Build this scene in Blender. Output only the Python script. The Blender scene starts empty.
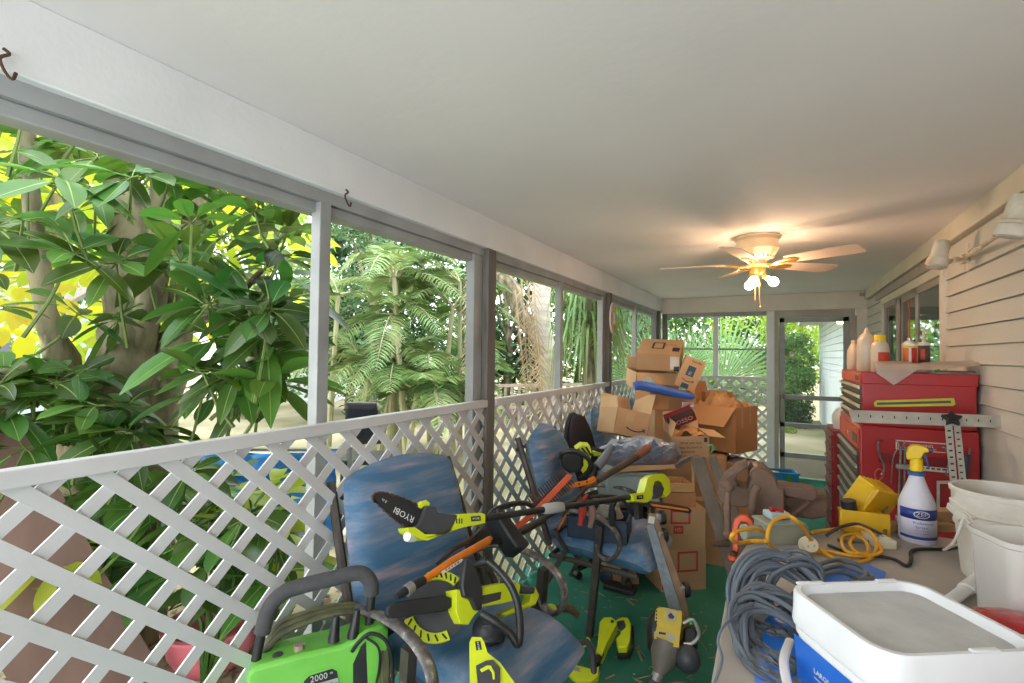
import bpy, math, random
from math import sin, cos, pi, radians, sqrt, atan2, tan
from mathutils import Vector as V, Matrix as M, noise
SC = bpy.context.scene
COL = SC.collection
rnd = random.Random(11)
# ---------------------------------------------------------------- camera geometry
FPX, HC = 495.0, 1.57
_y, _p, _r = radians(28.7), radians(1.36), radians(.65)
CF = V((-sin(_y)*cos(_p), cos(_y)*cos(_p), sin(_p)))
CR = V((cos(_y), sin(_y), 0)); CU = CR.cross(CF)
CR, CU = cos(_r)*CR+sin(_r)*CU, -sin(_r)*CR+cos(_r)*CU
EYE = V((0, 0, HC))
def ray(u, v): return CF+(u-512)/FPX*CR+(341.5-v)/FPX*CU
def pt(u, v, t): return EYE+ray(u, v)*t                    # point at forward distance t
def px(u, v, x): q = ray(u, v); return EYE+q*(x/q.x)
def py(u, v, y): q = ray(u, v); return EYE+q*(y/q.y)
def pz(u, v, z): q = ray(u, v); return EYE+q*((z-HC)/q.z)
def proj(p):
    q = V(p)-EYE; d = q.dot(CF)
    return (512+FPX*q.dot(CR)/d, 341.5-FPX*q.dot(CU)/d, d)
# ---------------------------------------------------------------- materials
def lin(c):
    f = lambda x: x/12.92 if x <= .04045 else ((x+.055)/1.055)**2.4
    return tuple(f(x/255.) for x in c)+(1.,)
_mats = {}
def mat(name, c, rough=.5, metal=0., c2=None, scale=6., con=.5, bump=0., bscale=40., emit=0., spec=.5,
        trans=0., stretch=None, c3=None, isl=0., alpha=1., coat=0., det=4.):
    if name in _mats: return _mats[name]
    m = bpy.data.materials.new(name); m.use_nodes = True
    nt = m.node_tree; N = nt.nodes; L = nt.links; N.clear()
    out = N.new('ShaderNodeOutputMaterial'); bs = N.new('ShaderNodeBsdfPrincipled')
    bs.inputs['Roughness'].default_value = rough; bs.inputs['Metallic'].default_value = metal
    bs.inputs['Specular IOR Level'].default_value = spec
    bs.inputs['Coat Weight'].default_value = coat
    tc = N.new('ShaderNodeTexCoord'); mp = N.new('ShaderNodeMapping')
    if stretch: mp.inputs['Scale'].default_value = stretch
    L.new(tc.outputs['Object'], mp.inputs['Vector'])
    if c2 is None: c2 = tuple(max(0, x*.86) for x in c)
    nz = N.new('ShaderNodeTexNoise'); nz.inputs['Scale'].default_value = scale; nz.inputs['Detail'].default_value = det
    L.new(mp.outputs['Vector'], nz.inputs['Vector'])
    cr = N.new('ShaderNodeValToRGB'); e = cr.color_ramp.elements
    e[0].position = .5-con*.35; e[1].position = .5+con*.35
    e[0].color = lin(c); e[1].color = lin(c2)
    if c3:
        k = e.new(.5+con*.7 if .5+con*.7 < 1 else .99); k.color = lin(c3)
    L.new(nz.outputs['Fac'], cr.inputs['Fac'])
    colout = cr.outputs['Color']
    if isl:
        g = N.new('ShaderNodeNewGeometry'); hs = N.new('ShaderNodeHueSaturation')
        mr = N.new('ShaderNodeMapRange'); mr.inputs['To Min'].default_value = 1-isl; mr.inputs['To Max'].default_value = 1+isl
        L.new(g.outputs['Random Per Island'], mr.inputs['Value']); L.new(mr.outputs['Result'], hs.inputs['Value'])
        mh = N.new('ShaderNodeMapRange'); mh.inputs['To Min'].default_value = .5-isl*.07; mh.inputs['To Max'].default_value = .5+isl*.05
        L.new(g.outputs['Random Per Island'], mh.inputs['Value']); L.new(mh.outputs['Result'], hs.inputs['Hue'])
        L.new(colout, hs.inputs['Color']); colout = hs.outputs['Color']
    L.new(colout, bs.inputs['Base Color'])
    if bump:
        n2 = N.new('ShaderNodeTexNoise'); n2.inputs['Scale'].default_value = bscale; n2.inputs['Detail'].default_value = 5
        L.new(mp.outputs['Vector'], n2.inputs['Vector'])
        bp = N.new('ShaderNodeBump'); bp.inputs['Strength'].default_value = bump; bp.inputs['Distance'].default_value = .01
        L.new(n2.outputs['Fac'], bp.inputs['Height']); L.new(bp.outputs['Normal'], bs.inputs['Normal'])
    if emit:
        L.new(colout, bs.inputs['Emission Color']); bs.inputs['Emission Strength'].default_value = emit
    sh = bs.outputs['BSDF']
    if trans:
        tr = N.new('ShaderNodeBsdfTranslucent'); mx = N.new('ShaderNodeMixShader'); mx.inputs[0].default_value = trans
        gm = N.new('ShaderNodeHueSaturation'); gm.inputs['Saturation'].default_value = 1.05; gm.inputs['Value'].default_value = 1.6
        gm.inputs['Hue'].default_value = .485
        L.new(colout, gm.inputs['Color']); L.new(gm.outputs['Color'], tr.inputs['Color'])
        L.new(sh, mx.inputs[1]); L.new(tr.outputs['BSDF'], mx.inputs[2]); sh = mx.outputs['Shader']
    if alpha < 1:
        tp = N.new('ShaderNodeBsdfTransparent'); mx = N.new('ShaderNodeMixShader'); mx.inputs[0].default_value = alpha
        L.new(tp.outputs['BSDF'], mx.inputs[1]); L.new(sh, mx.inputs[2]); sh = mx.outputs['Shader']
    L.new(sh, out.inputs['Surface'])
    _mats[name] = m
    return m
# ---------------------------------------------------------------- mesh builder
class B:
    def __init__(s): s.v = []; s.f = []; s.mi = []; s.m = 0; s.X = None
    def add(s, vs, fs):
        o = len(s.v)
        for p in vs:
            p = V(p); s.v.append(s.X @ p if s.X else p)
        for f in fs: s.f.append([i+o for i in f]); s.mi.append(s.m)
        return s
    def box(s, c, d, R=None):
        c = V(c); h = V(d)/2; vs = []
        for k in range(8):
            p = V((h.x*(1 if k & 1 else -1), h.y*(1 if k & 2 else -1), h.z*(1 if k & 4 else -1)))
            if R: p = R @ p
            vs.append(c+p)
        return s.add(vs, [(0,2,3,1),(4,5,7,6),(0,1,5,4),(2,6,7,3),(0,4,6,2),(1,3,7,5)])
    def bb(s, a, b): a, b = V(a), V(b); return s.box((a+b)/2, b-a)
    def hexa(s, bot, top):
        return s.add(list(bot)+list(top), [(3,2,1,0),(4,5,6,7),(0,1,5,4),(1,2,6,5),(2,3,7,6),(3,0,4,7)])
    def tube(s, P, r, n=8, closed=False, flat=1., up=None, caps=True):
        P = [V(p) for p in P]; N = len(P)
        if N < 2: return s
        R = r if isinstance(r, (list, tuple)) else [r]*N
        T = []
        for i in range(N):
            a = P[(i-1) % N] if closed or i > 0 else P[i]; b = P[(i+1) % N] if closed or i < N-1 else P[i]
            t = (b-a); T.append(t.normalized() if t.length > 1e-9 else V((0,0,1)))
        u = V(up) if up is not None else (V((0,0,1)) if abs(T[0].z) < .9 else V((1,0,0)))
        u = (u-T[0]*u.dot(T[0])).normalized(); vs = []
        for i in range(N):
            if up is not None: u = V(up)
            u = (u-T[i]*u.dot(T[i]))
            u = u.normalized() if u.length > 1e-6 else T[i].orthogonal().normalized()
            w = T[i].cross(u)
            for k in range(n):
                a = 2*pi*k/n+(pi/n if n == 4 else 0); vs.append(P[i]+(u*cos(a)*flat+w*sin(a))*R[i])
        fs = []
        for i in range(N if closed else N-1):
            for k in range(n):
                a = i*n+k; b = i*n+(k+1) % n; j = ((i+1) % N)*n
                fs.append((a, b, j+(k+1) % n, j+k))
        if caps and not closed: fs.append(tuple(range(n-1,-1,-1))); fs.append(tuple((N-1)*n+k for k in range(n)))
        return s.add(vs, fs)
    def lathe(s, prof, n=24, X=None, caps=True):
        vs = []; fs = []; N = len(prof)
        for r, z in prof:
            for k in range(n):
                a = 2*pi*k/n; p = V((r*cos(a), r*sin(a), z)); vs.append(X @ p if X else p)
        for i in range(N-1):
            for k in range(n):
                a = i*n+k; b = i*n+(k+1) % n; fs.append((a, b, b+n, a+n))
        if caps: fs.append(tuple(range(n-1,-1,-1))); fs.append(tuple((N-1)*n+k for k in range(n)))
        return s.add(vs, fs)
    def prism(s, poly, z0, z1, X=None):
        n = len(poly)
        ar = sum(poly[i][0]*poly[(i+1) % n][1]-poly[(i+1) % n][0]*poly[i][1] for i in range(n))
        if ar < 0: poly = poly[::-1]
        vs = [V((p[0], p[1], z0)) for p in poly]+[V((p[0], p[1], z1)) for p in poly]
        if X: vs = [X @ p for p in vs]
        return s.add(vs, [tuple(range(n-1,-1,-1)), tuple(range(n, 2*n))]+[(i, (i+1) % n, n+(i+1) % n, n+i) for i in range(n)])
    def sphere(s, c, r, n=12, m=8, X=None):
        r = V((r, r, r)) if not isinstance(r, (tuple, list, V)) else V(r); c = V(c)
        vs = []; fs = []
        for i in range(m+1):
            th = pi*i/m
            for k in range(n):
                a = 2*pi*k/n; p = V((r.x*sin(th)*cos(a), r.y*sin(th)*sin(a), -r.z*cos(th)))
                vs.append(c+(X @ p if X else p))
        for i in range(m):
            for k in range(n): a = i*n+k; b = i*n+(k+1) % n; fs.append((a, b, b+n, a+n))
        return s.add(vs, fs)
    def surf(s, fn, nu, nv, cu=False):
        vs = [fn(i/nu, j/nv) for j in range(nv+1) for i in range(nu+(0 if cu else 1))]
        w = nu if cu else nu+1; fs = []
        for j in range(nv):
            for i in range(nu):
                a = j*w+i; b = j*w+(i+1) % w; fs.append((a, b, b+w, a+w))
        return s.add(vs, fs)
    def quad(s, a, b, c, d): return s.add([a, b, c, d], [(0,1,2,3)])
    def slab(s, pix, pl, th, off=0.):
        X = pl.X; inv = X.inverted(); poly = []
        for u, v in pix:
            q = inv @ pl.hit(u, v); poly.append((q.x, q.y))
        return s.prism(poly, -th-off, -off, X)
    def text(s, body, size, X, ext=.0004, align='CENTER'):
        cu = bpy.data.curves.new('lettering', 'FONT'); cu.body = body; cu.size = size; cu.extrude = ext
        cu.align_x = align; cu.align_y = 'CENTER'; cu.resolution_u = 2
        o = bpy.data.objects.new('lettering', cu); me = o.to_mesh()
        s.add([X @ v.co for v in me.vertices], [tuple(p.vertices) for p in me.polygons])
        o.to_mesh_clear(); bpy.data.objects.remove(o); bpy.data.curves.remove(cu)
        return s
class Plane:                                             # a real plane in the place, local z towards the eye
    def __init__(s, p, n, x=None):
        s.p = V(p); n = V(n).normalized()
        if n.dot(EYE-s.p) < 0: n = -n
        x = V(x) if x is not None else CR
        x = (x-n*x.dot(n)).normalized(); y = n.cross(x); s.n = n
        s.X = M(((x.x, y.x, n.x, s.p.x), (x.y, y.y, n.y, s.p.y), (x.z, y.z, n.z, s.p.z), (0,0,0,1)))
    def hit(s, u, v):
        q = ray(u, v); return EYE+q*((s.p-EYE).dot(s.n)/q.dot(s.n))
def axis_plane(a, b):
    d = (b-a).normalized(); c = EYE-(a+b)/2; n = c-d*c.dot(d); return Plane((a+b)/2, n, d)
def face_plane(u, v, t, tilt=0., turn=0.):
    n = -CF.copy(); n = M.Rotation(turn, 3, CU) @ (M.Rotation(tilt, 3, CR) @ n); return Plane(pt(u, v, t), n)
# ---------------------------------------------------------------- objects
MW = {}
def thing(name, label, cat, loc=(0,0,0), rot=(0,0,0), group=None):
    o = bpy.data.objects.new(name, None); COL.objects.link(o); o.empty_display_size = .1
    o.location = loc; o.rotation_euler = rot
    o['label'] = label; o['category'] = cat
    if group: o['group'] = group
    from mathutils import Euler
    MW[o.name] = M.Translation(V(loc)) @ Euler(rot).to_matrix().to_4x4()
    return o
def tag(o, label, cat, group=None, kind=None):
    o['label'] = label; o['category'] = cat
    if group: o['group'] = group
    if kind: o['kind'] = kind
    return o
def obj(name, b, mats, parent=None, world=False, bevel=0., sub=0, ang=38., loc=None, solid=0., label=None):
    vs = b.v
    mw = M.Identity(4)
    if parent is not None:
        mw = MW[parent.name]
        if world: inv = mw.inverted(); vs = [inv @ p for p in vs]
    elif world or loc is None:
        n = len(vs); c = V((0,0,0))
        for p in vs: c += p
        c /= n; c.z = min(p.z for p in vs)
        loc = c; vs = [p-c for p in vs]
    me = bpy.data.meshes.new(name)
    me.from_pydata([tuple(p) for p in vs], [], b.f)
    for m in (mats if isinstance(mats, (list, tuple)) else [mats]): me.materials.append(m)
    me.polygons.foreach_set('material_index', b.mi)
    me.update(); me.shade_smooth(); me.set_sharp_from_angle(angle=radians(ang))
    o = bpy.data.objects.new(name, me); COL.objects.link(o)
    if loc is not None and parent is None: o.location = loc; mw = M.Translation(V(loc))
    if parent is not None: o.parent = parent
    MW[o.name] = mw
    if solid:
        k = o.modifiers.new('s', 'SOLIDIFY'); k.thickness = solid; k.offset = 0
    if bevel:
        k = o.modifiers.new('b', 'BEVEL'); k.width = bevel; k.segments = 2; k.limit_method = 'ANGLE'; k.angle_limit = radians(40)
    if sub:
        k = o.modifiers.new('c', 'SUBSURF'); k.levels = sub; k.render_levels = sub
    if label: o['label'] = label
    return o
def struct(name, b, mats, parent=None, **k):
    o = obj(name, b, mats, parent, world=True, **k)
    if parent is None: o['kind'] = 'structure'
    return o
def dup(root, loc, rot, label, group=None):
    r = root.copy(); COL.objects.link(r); r.location = loc; r.rotation_euler = rot; r['label'] = label
    if group: r['group'] = group
    for ch in list(root.children):
        c = ch.copy(); COL.objects.link(c); c.parent = r
        for g in list(ch.children):
            d = g.copy(); COL.objects.link(d); d.parent = c
    from mathutils import Euler
    MW[r.name] = M.Translation(V(loc)) @ Euler(rot).to_matrix().to_4x4()
    return r
def Rz(a): return M.Rotation(a, 3, 'Z')
def rot3(y=0, x=0, z=0): return (M.Rotation(z, 3, 'Z') @ M.Rotation(y, 3, 'Y') @ M.Rotation(x, 3, 'X'))
def spline(P, k=6, closed=False):
    P = [V(p) for p in P]; n = len(P); out = []
    for i in range(n if closed else n-1):
        p0 = P[(i-1) % n] if closed or i > 0 else P[i]*2-P[i+1]; p1 = P[i]; p2 = P[(i+1) % n]
        p3 = P[(i+2) % n] if closed or i+2 < n else p2*2-p1
        for j in range(k):
            t = j/k; out.append(.5*((2*p1)+(p2-p0)*t+(2*p0-5*p1+4*p2-p3)*t*t+(3*p1-p0-3*p2+p3)*t**3))
    if not closed: out.append(P[-1])
    return out
def rrect(w, h, r, k=4):
    out = []
    for cx, cy, a0 in ((w/2-r, h/2-r, 0), (-w/2+r, h/2-r, pi/2), (-w/2+r, -h/2+r, pi), (w/2-r, -h/2+r, 1.5*pi)):
        for i in range(k+1): a = a0+pi/2*i/k; out.append((cx+r*cos(a), cy+r*sin(a)))
    return out
def cushion(w, d, th, nu=14, nv=14, puff=1., arch=0., power=3.):
    """pillow around the origin: x in +-d/2, y in +-w/2; returns builder"""
    b = B(); nu2 = nu
    def P(i, j, sgn):
        a = -1+2*i/nu; c = -1+2*j/nv
        e = max(0, (1-abs(a)**power))*max(0, (1-abs(c)**power))
        z = sgn*th/2*(e**.38)*puff
        return V((a*d/2+(arch*(1-c*c) if a > 0 else 0)*max(0, a), c*w/2, z+.006*noise.noise(V((a*3, c*3, sgn*2)))))
    for sgn in (1, -1):
        vs = [P(i, j, sgn) for j in range(nv+1) for i in range(nu+1)]; fs = []
        for j in range(nv):
            for i in range(nu):
                a = j*(nu+1)+i; q = (a, a+1, a+nu+2, a+nu+1); fs.append(q if sgn > 0 else q[::-1])
        b.add(vs, fs)
    return b
# ================================================================ the porch
DX, XR, YF, YN = -1.5, .885, 7.15, -1.3
M_white = mat('painted_white_wood', (226,226,226), .55, c2=(214,215,215), scale=3, bump=.08, bscale=60)
M_lat = mat('white_lattice_plastic', (214,213,215), .5, c2=(200,197,197), scale=2.5, bump=.05, bscale=90)
M_ceil = mat('ceiling_plaster', (230,225,224), .85, c2=(223,218,217), scale=1.2, bump=.12, bscale=22)
M_carpet = mat('green_outdoor_carpet', (50,116,96), .95, c2=(70,136,116), scale=5, con=.8, bump=.5, bscale=260, c3=(90,150,130), spec=.15)
M_grayf = mat('weathered_gray_frame', (158,160,160), .5, c2=(140,140,138), scale=5)
M_post = mat('brown_gray_timber', (122,115,108), .8, c2=(98,92,86), scale=5, stretch=(6,6,.6), bump=.2, bscale=40)
M_side = mat('beige_lap_siding', (206,199,192), .55, c2=(192,186,178), scale=2, stretch=(1,.3,1), bump=.1, bscale=90)
M_sideW = mat('white_lap_siding', (226,234,238), .55, c2=(214,222,226), scale=2)
M_cream = mat('cream_trim_paint', (218,208,192), .5, c2=(206,196,180), scale=3)
M_brownf = mat('bronze_window_frame', (176,162,152), .45, c2=(156,142,134), scale=5)
b = B().bb((DX-.1, YN, -.06), (XR, YF+.1, .05)); struct('floor', b, M_carpet)
b = B().bb((DX-.12, YN, 2.36), (XR+.12, YF+.12, 2.40)); struct('ceiling', b, M_ceil)
b = B().bb((DX-.5, YN-.5, 2.44), (6, YF+.35, 2.6)); struct('roof', b, M_grayf)  # unseen roof slab, made wider than the porch to block outside light
# left header beam, with the stepped screen track below it
b = B().bb((DX-.12, YN, 2.18), (DX, YF+.12, 2.36)); struct('trim_1', b, M_white, bevel=.004)
b = B().bb((DX-.11, YN, 2.135), (DX-.03, YF, 2.18)); struct('trim_2', b, M_grayf)
b = B().bb((DX-.12, YN, 2.096), (DX-.05, YF, 2.135)); struct('trim_3', b, M_grayf, bevel=.004)
# posts along the left side: slim gray screen studs and stout brown posts
n = 4
for y in (-1.05, .10, 1.30, 3.60, 5.86):
    b = B().bb((DX-.075, y-.026, -.06), (DX-.025, y+.026, 2.135))
    struct('trim_%d' % n, b, M_grayf, bevel=.003); n += 1
for y in (2.485, 4.765, 7.02):
    b = B().bb((DX-.09, y-.045, -.06), (DX+.004, y+.045, 2.18))
    struct('trim_%d' % n, b, M_post, bevel=.005); n += 1
    b = B().bb((DX-.09, y-.135, -.06), (DX-.035, y-.047, 2.135)); struct('trim_%d' % n, b, M_grayf, bevel=.003); n += 1
# ---- lattice
def clip(poly, f):
    out = []
    for i in range(len(poly)):
        a, c = poly[i], poly[(i+1) % len(poly)]; fa, fc = f(a), f(c)
        if fa >= 0: out.append(a)
        if (fa >= 0) != (fc >= 0): k = fa/(fa-fc); out.append((a[0]+(c[0]-a[0])*k, a[1]+(c[1]-a[1])*k))
    return out
def lattice(b, s0, s1, z0, z1, so, zo, X, ph=.159, pv=.1495, frac=.33, th=.006):
    """crossing slats clipped to the rectangle; (so, zo) is the middle of one opening"""
    for k, sg in enumerate((1, -1)):
        # line coordinate q = (s-so)/ph - sg*(z-zo)/pv ; openings at integers, slats at half integers
        qs = [((s-so)/ph-sg*(z-zo)/pv) for s in (s0, s1) for z in (z0, z1)]
        for i in range(math.floor(min(qs))-1, math.ceil(max(qs))+2):
            qa, qb = i+.5-frac/2, i+.5+frac/2
            za, zb = z0-.01, z1+.01
            S = lambda q, z: so+ph*(q+sg*(z-zo)/pv)
            pl = [(S(qa, za), za), (S(qb, za), za), (S(qb, zb), zb), (S(qa, zb), zb)]
            for f in (lambda p: p[0]-s0, lambda p: s1-p[0], lambda p: p[1]-z0, lambda p: z1-p[1]):
                pl = clip(pl, f) if pl else pl
            if len(pl) >= 3: b.prism(pl, k*th, k*th+th, X)
XL = M(((0,0,1,DX-.022), (1,0,0,0), (0,1,0,0), (0,0,0,1)))          # (s,z,thickness) -> (y,z,x)
c0 = px(35.9, 533.3, DX)
for (ya, yb, lab) in ((YN, 2.438, 'longest white lattice panel with cap rail, beside the front patio chair'),
                      (2.532, 4.718, 'white lattice panel between the two brown posts, behind the middle patio chair'),
                      (4.812, 6.97, 'far white lattice panel on the long side, between second brown post and corner')):
    t = thing('lattice_panel', lab, 'lattice', (DX, (ya+yb)/2, 0), group='white lattice panels of the porch')
    b = B(); lattice(b, ya, yb, .062, 1.268, c0.y, c0.z, XL); obj('lattice', b, M_lat, t, world=True)
    b = B().bb((DX-.03, ya, 1.258), (DX+.012, yb, 1.30)); obj('cap_rail', b, M_lat, t, world=True, bevel=.004)
# ---- far end
b = B().bb((DX, YF, 2.15), (XR, YF+.12, 2.36)); struct('trim_20', b, M_cream, bevel=.004)
b = B().bb((DX, YF+.02, 2.095), (-.06, YF+.09, 2.15)); struct('trim_21', b, M_grayf)
for i, (xa, xb, z0, z1, m) in enumerate(((-1.5, -1.43, 0, 2.15, M_post), (-.827, -.764, 1.3, 2.1, M_white), (-.185, -.095, 0, 2.15, M_white))):
    b = B().bb((xa, YF+.015, z0), (xb, YF+.08, z1)); struct('trim_%d' % (22+i), b, m, bevel=.004)
b = B().bb((-1.43, YF+.03, 1.645), (-.185, YF+.055, 1.668)); struct('trim_25', b, M_grayf)
XF = M(((1,0,0,0), (0,0,1,YF+.03), (0,1,0,0), (0,0,0,1)))
t = thing('lattice_panel', 'white lattice panel across the far end, left of the screen door', 'lattice', (-.8, YF, 0), group='white lattice panels of the porch')
b = B(); lattice(b, -1.43, -.185, .062, 1.27, -.62, 1.13, XF, .153, .1495); obj('lattice', b, M_lat, t, world=True)
b = B().bb((-1.43, YF+.02, 1.262), (-.185, YF+.055, 1.30)); obj('cap_rail', b, M_lat, t, world=True, bevel=.004)
M_frm = mat('taupe_door_frame', (176,166,154), .6, c2=(156,146,136), scale=4)
# ---- screen door
b = B().bb((-.095, YF+.0, 2.065), (.76, YF+.08, 2.15)).bb((-.095, YF, 0), (-.045, YF+.08, 2.07)).bb((.70, YF, 0), (.775, YF+.08, 2.07))
struct('trim_26', b, M_frm, bevel=.003)
b = B().bb((.775, YF+.01, 0), (.885, YF+.06, 2.15)); struct('wall_far', b, M_cream)
b = B()
for q in (((-.04, YF+.02, .06), (.02, YF+.055, 2.06)), ((.64, YF+.02, .06), (.70, YF+.055, 2.06)), ((-.04, YF+.02, 2.0), (.70, YF+.055, 2.06)),
          ((-.04, YF+.02, 1.03), (.70, YF+.055, 1.085)), ((-.04, YF+.02, .68), (.70, YF+.055, .735)), ((-.04, YF+.02, .30), (.70, YF+.055, .36))): b.bb(*q)
door = struct('door_1', b, M_grayf, bevel=.003)
b = B().bb((.02, YF+.025, .07), (.64, YF+.045, .31)).bb((.05, YF+.018, .11), (.61, YF+.03, .27)); struct('kick_panel', b, M_cream, door, bevel=.004)
M_screen = mat('insect_screen_mesh', (150,156,156), .6, alpha=.16)
b = B()
b.quad((.02,YF+.04,.35), (.64,YF+.04,.35), (.64,YF+.04,2.02), (.02,YF+.04,2.02)); struct('screen_mesh', b, M_screen, door)
b = B().bb((-.02, YF-.02, 1.0), (.0, YF+.02, 1.14)).tube([(-.01,YF-.01,1.02),(-.01,YF-.05,1.04),(-.01,YF-.05,1.1),(-.01,YF-.01,1.12)], .007); struct('door_handle', b, M_brownf, door)
# ---- house wall with lap siding, and its sliding window
def siding(b, ya, yb, z0, z1, x, pitch=.1005, zoff=.0):
    z = z0
    k0 = math.floor((z0-zoff)/pitch)
    for k in range(k0, math.ceil((z1-zoff)/pitch)):
        za, zb = max(z0, zoff+k*pitch), min(z1, zoff+(k+1)*pitch)
        if zb-za < .012: continue
        b.bb((x+.012, ya, za), (x+.05, yb, zb)); zb -= .006
        b.add([(x-.014, ya, za), (x-.014, yb, za), (x, yb, zb), (x, ya, zb), (x+.05, ya, za), (x+.05, yb, za), (x+.05, yb, zb), (x+.05, ya, zb)],
              [(0,1,2,3), (0,4,5,1), (0,3,7,4), (1,5,6,2), (3,2,6,7)])
WY0, WY1, WZ0, WZ1 = 3.98, 6.02, .9, 2.09
zo = px(1024, 269.6, XR).z
b = B()
siding(b, YN, WY0-.05, 0, 2.26, XR, zoff=zo); siding(b, WY1+.05, YF, 0, 2.26, XR, zoff=zo)
siding(b, WY0-.05, WY1+.05, 0, WZ0-.05, XR, zoff=zo); siding(b, WY0-.05, WY1+.05, WZ1+.05, 2.26, XR, zoff=zo)
struct('wall_right', b, M_side)
b = B(); siding(b, YF+.1, 15.8, -.2, 2.5, XR, pitch=.13); b.bb((XR-.02, 15.72, -.2), (XR+.1, 15.82, 2.5)); struct('wall_outside', b, M_sideW)
b = B().bb((XR-.5, YF+.4, 2.42), (XR+2, 15.9, 2.5)).bb((XR-.52, YF+.4, 2.40), (XR-.48, 15.9, 2.56)); struct('trim_27', b, M_white)
b = B().bb((XR-.03, YN, 2.255), (XR+.05, YF, 2.36)); struct('trim_28', b, M_cream, bevel=.004)
b = B().bb((XR-.028, WY0-.1, 2.165), (XR-.005, WY1+.4, 2.235)); struct('trim_29', b, M_brownf, bevel=.003)
b = B().bb((.80, YF-.06, 2.30), (.85, YF, 2.335)); struct('trim_30', b, M_brownf)
wf = thing('window_1', 'sliding window', 'window', (XR, 5, WZ0)); wf['kind'] = 'structure'
b = B()
for q in (((XR-.03, WY0-.06, WZ0-.06), (XR+.04, WY0, WZ1+.06)), ((XR-.03, WY1, WZ0-.06), (XR+.04, WY1+.06, WZ1+.06)),
          ((XR-.03, WY0, WZ1), (XR+.04, WY1, WZ1+.06)), ((XR-.03, WY0, WZ0-.06), (XR+.04, WY1, WZ0))): b.bb(*q)
obj('window_frame', b, M_cream, wf, world=True, bevel=.003)
M_glass = bpy.data.materials.new('window_glass'); M_glass.use_nodes = True
_n = M_glass.node_tree.nodes; _l = M_glass.node_tree.links; _n.clear()
_o = _n.new('ShaderNodeOutputMaterial'); _g = _n.new('ShaderNodeBsdfGlossy'); _g.inputs['Roughness'].default_value = .02; _g.inputs['Color'].default_value = (.8,.85,.82,1)
_t = _n.new('ShaderNodeBsdfTransparent'); _t.inputs['Color'].default_value = (.55,.6,.58,1)
_m = _n.new('ShaderNodeMixShader'); _m.inputs[0].default_value = .5
_l.new(_t.outputs[0], _m.inputs[1]); _l.new(_g.outputs[0], _m.inputs[2]); _l.new(_m.outputs[0], _o.inputs[0])
def sash(ya, yb, x, w=.045):
    b = B()
    for q in (((x, ya, WZ0), (x+.025, ya+w, WZ1)), ((x, yb-w, WZ0), (x+.025, yb, WZ1)), ((x, ya, WZ1-w), (x+.025, yb, WZ1)), ((x, ya, WZ0), (x+.025, yb, WZ0+w))): b.bb(*q)
    s = obj('sash', b, M_brownf, wf, world=True, bevel=.002)
    b = B().bb((x+.010, ya+w, WZ0+w), (x+.014, yb-w, WZ1-w)); obj('pane', b, M_glass, s, world=True)
sash(3.99, 4.72, XR-.012); sash(4.70, 5.42, XR+.016); sash(5.40, 6.01, XR-.012)
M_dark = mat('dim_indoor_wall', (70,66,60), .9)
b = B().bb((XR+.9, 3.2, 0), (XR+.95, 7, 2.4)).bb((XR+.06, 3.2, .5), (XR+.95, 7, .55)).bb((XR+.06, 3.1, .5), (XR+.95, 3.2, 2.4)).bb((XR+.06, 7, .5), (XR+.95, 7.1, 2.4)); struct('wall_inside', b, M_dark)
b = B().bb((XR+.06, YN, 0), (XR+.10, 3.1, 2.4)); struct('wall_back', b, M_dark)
# house end wall behind the wall line
# ---- little things fixed to the shell: hooks
M_rust = mat('rusty_iron', (96,70,54), .7, .4, c2=(60,44,36), scale=30)
for u, v, lab in ((345.5, 197, 'rusty screw hook in the beam above the first gray stud'), (3, 62, 'rusty screw hook at the near end of the beam')):
    p = px(u, v, DX+.012)
    b = B().tube(spline([p+V((0,0,.03)), p+V((.006,.008,.02)), p+V((.004,-.006,.005)), p+V((.008,0,-.02)), p+V((.012,.012,-.035)), p+V((.012,.018,-.018))], 4), .0035, 6)
    tag(obj('ceiling_hook', b, M_rust, world=True), lab, 'hook', 'screw hooks in the beam')
FL = .05
# ================================================================ the garden
FL = .05
GZ = -.16
M_ground = mat('sandy_yard_ground', (176,166,142), .95, c2=(120,118,84), scale=.55, con=.5, bump=.6, bscale=14, c3=(196,188,166), det=12, spec=.1)
b = B(); b.surf(lambda a, c: V((-45+a*43.4, -14+c*84, GZ)), 20, 30)
b.surf(lambda a, c: V((-1.6+a*40, 7.28+c*63, GZ)), 4, 6)
struct('ground', b, M_ground)
M_bark = mat('gray_bark', (150,138,114), .9, c2=(88,78,60), scale=11, stretch=(1,1,.3), bump=1., bscale=24, c3=(178,168,148), con=.35)
M_barkg = mat('mossy_bark', (140,130,102), .9, c2=(84,82,56), scale=7, stretch=(1,1,.35), bump=1., bscale=20, con=.3, c3=(166,152,124))
M_leafD = mat('broad_green_leaf', (46,86,38), .34, c2=(82,116,44), scale=2.2, isl=.45, trans=.34, spec=.6)
M_leafY = mat('yellow_green_leaf', (142,170,58), .4, c2=(178,190,70), scale=1.2, isl=.25, trans=.45)
M_leafO = mat('golden_leaf', (196,202,62), .45, c2=(214,200,72), scale=3, isl=.15, trans=.5)
M_far1 = mat('mid_green_foliage', (84,122,60), .6, c2=(54,90,46), scale=.9, isl=.4, trans=.35)
M_far2 = mat('gray_green_foliage', (112,140,96), .6, c2=(80,112,76), scale=.8, isl=.4, trans=.35)
M_far3 = mat('yellow_green_foliage', (148,172,66), .6, c2=(104,142,54), scale=1., isl=.35, trans=.4)
M_far4 = mat('dark_green_foliage', (54,86,48), .6, c2=(38,66,38), scale=.9, isl=.4, trans=.3)
M_palm = mat('palm_frond_green', (98,134,82), .5, c2=(140,158,100), scale=1.2, isl=.35, trans=.3)
M_palmd = mat('dry_frond_tan', (186,168,136), .8, c2=(150,132,104), scale=4, isl=.2, trans=.2)
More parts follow.
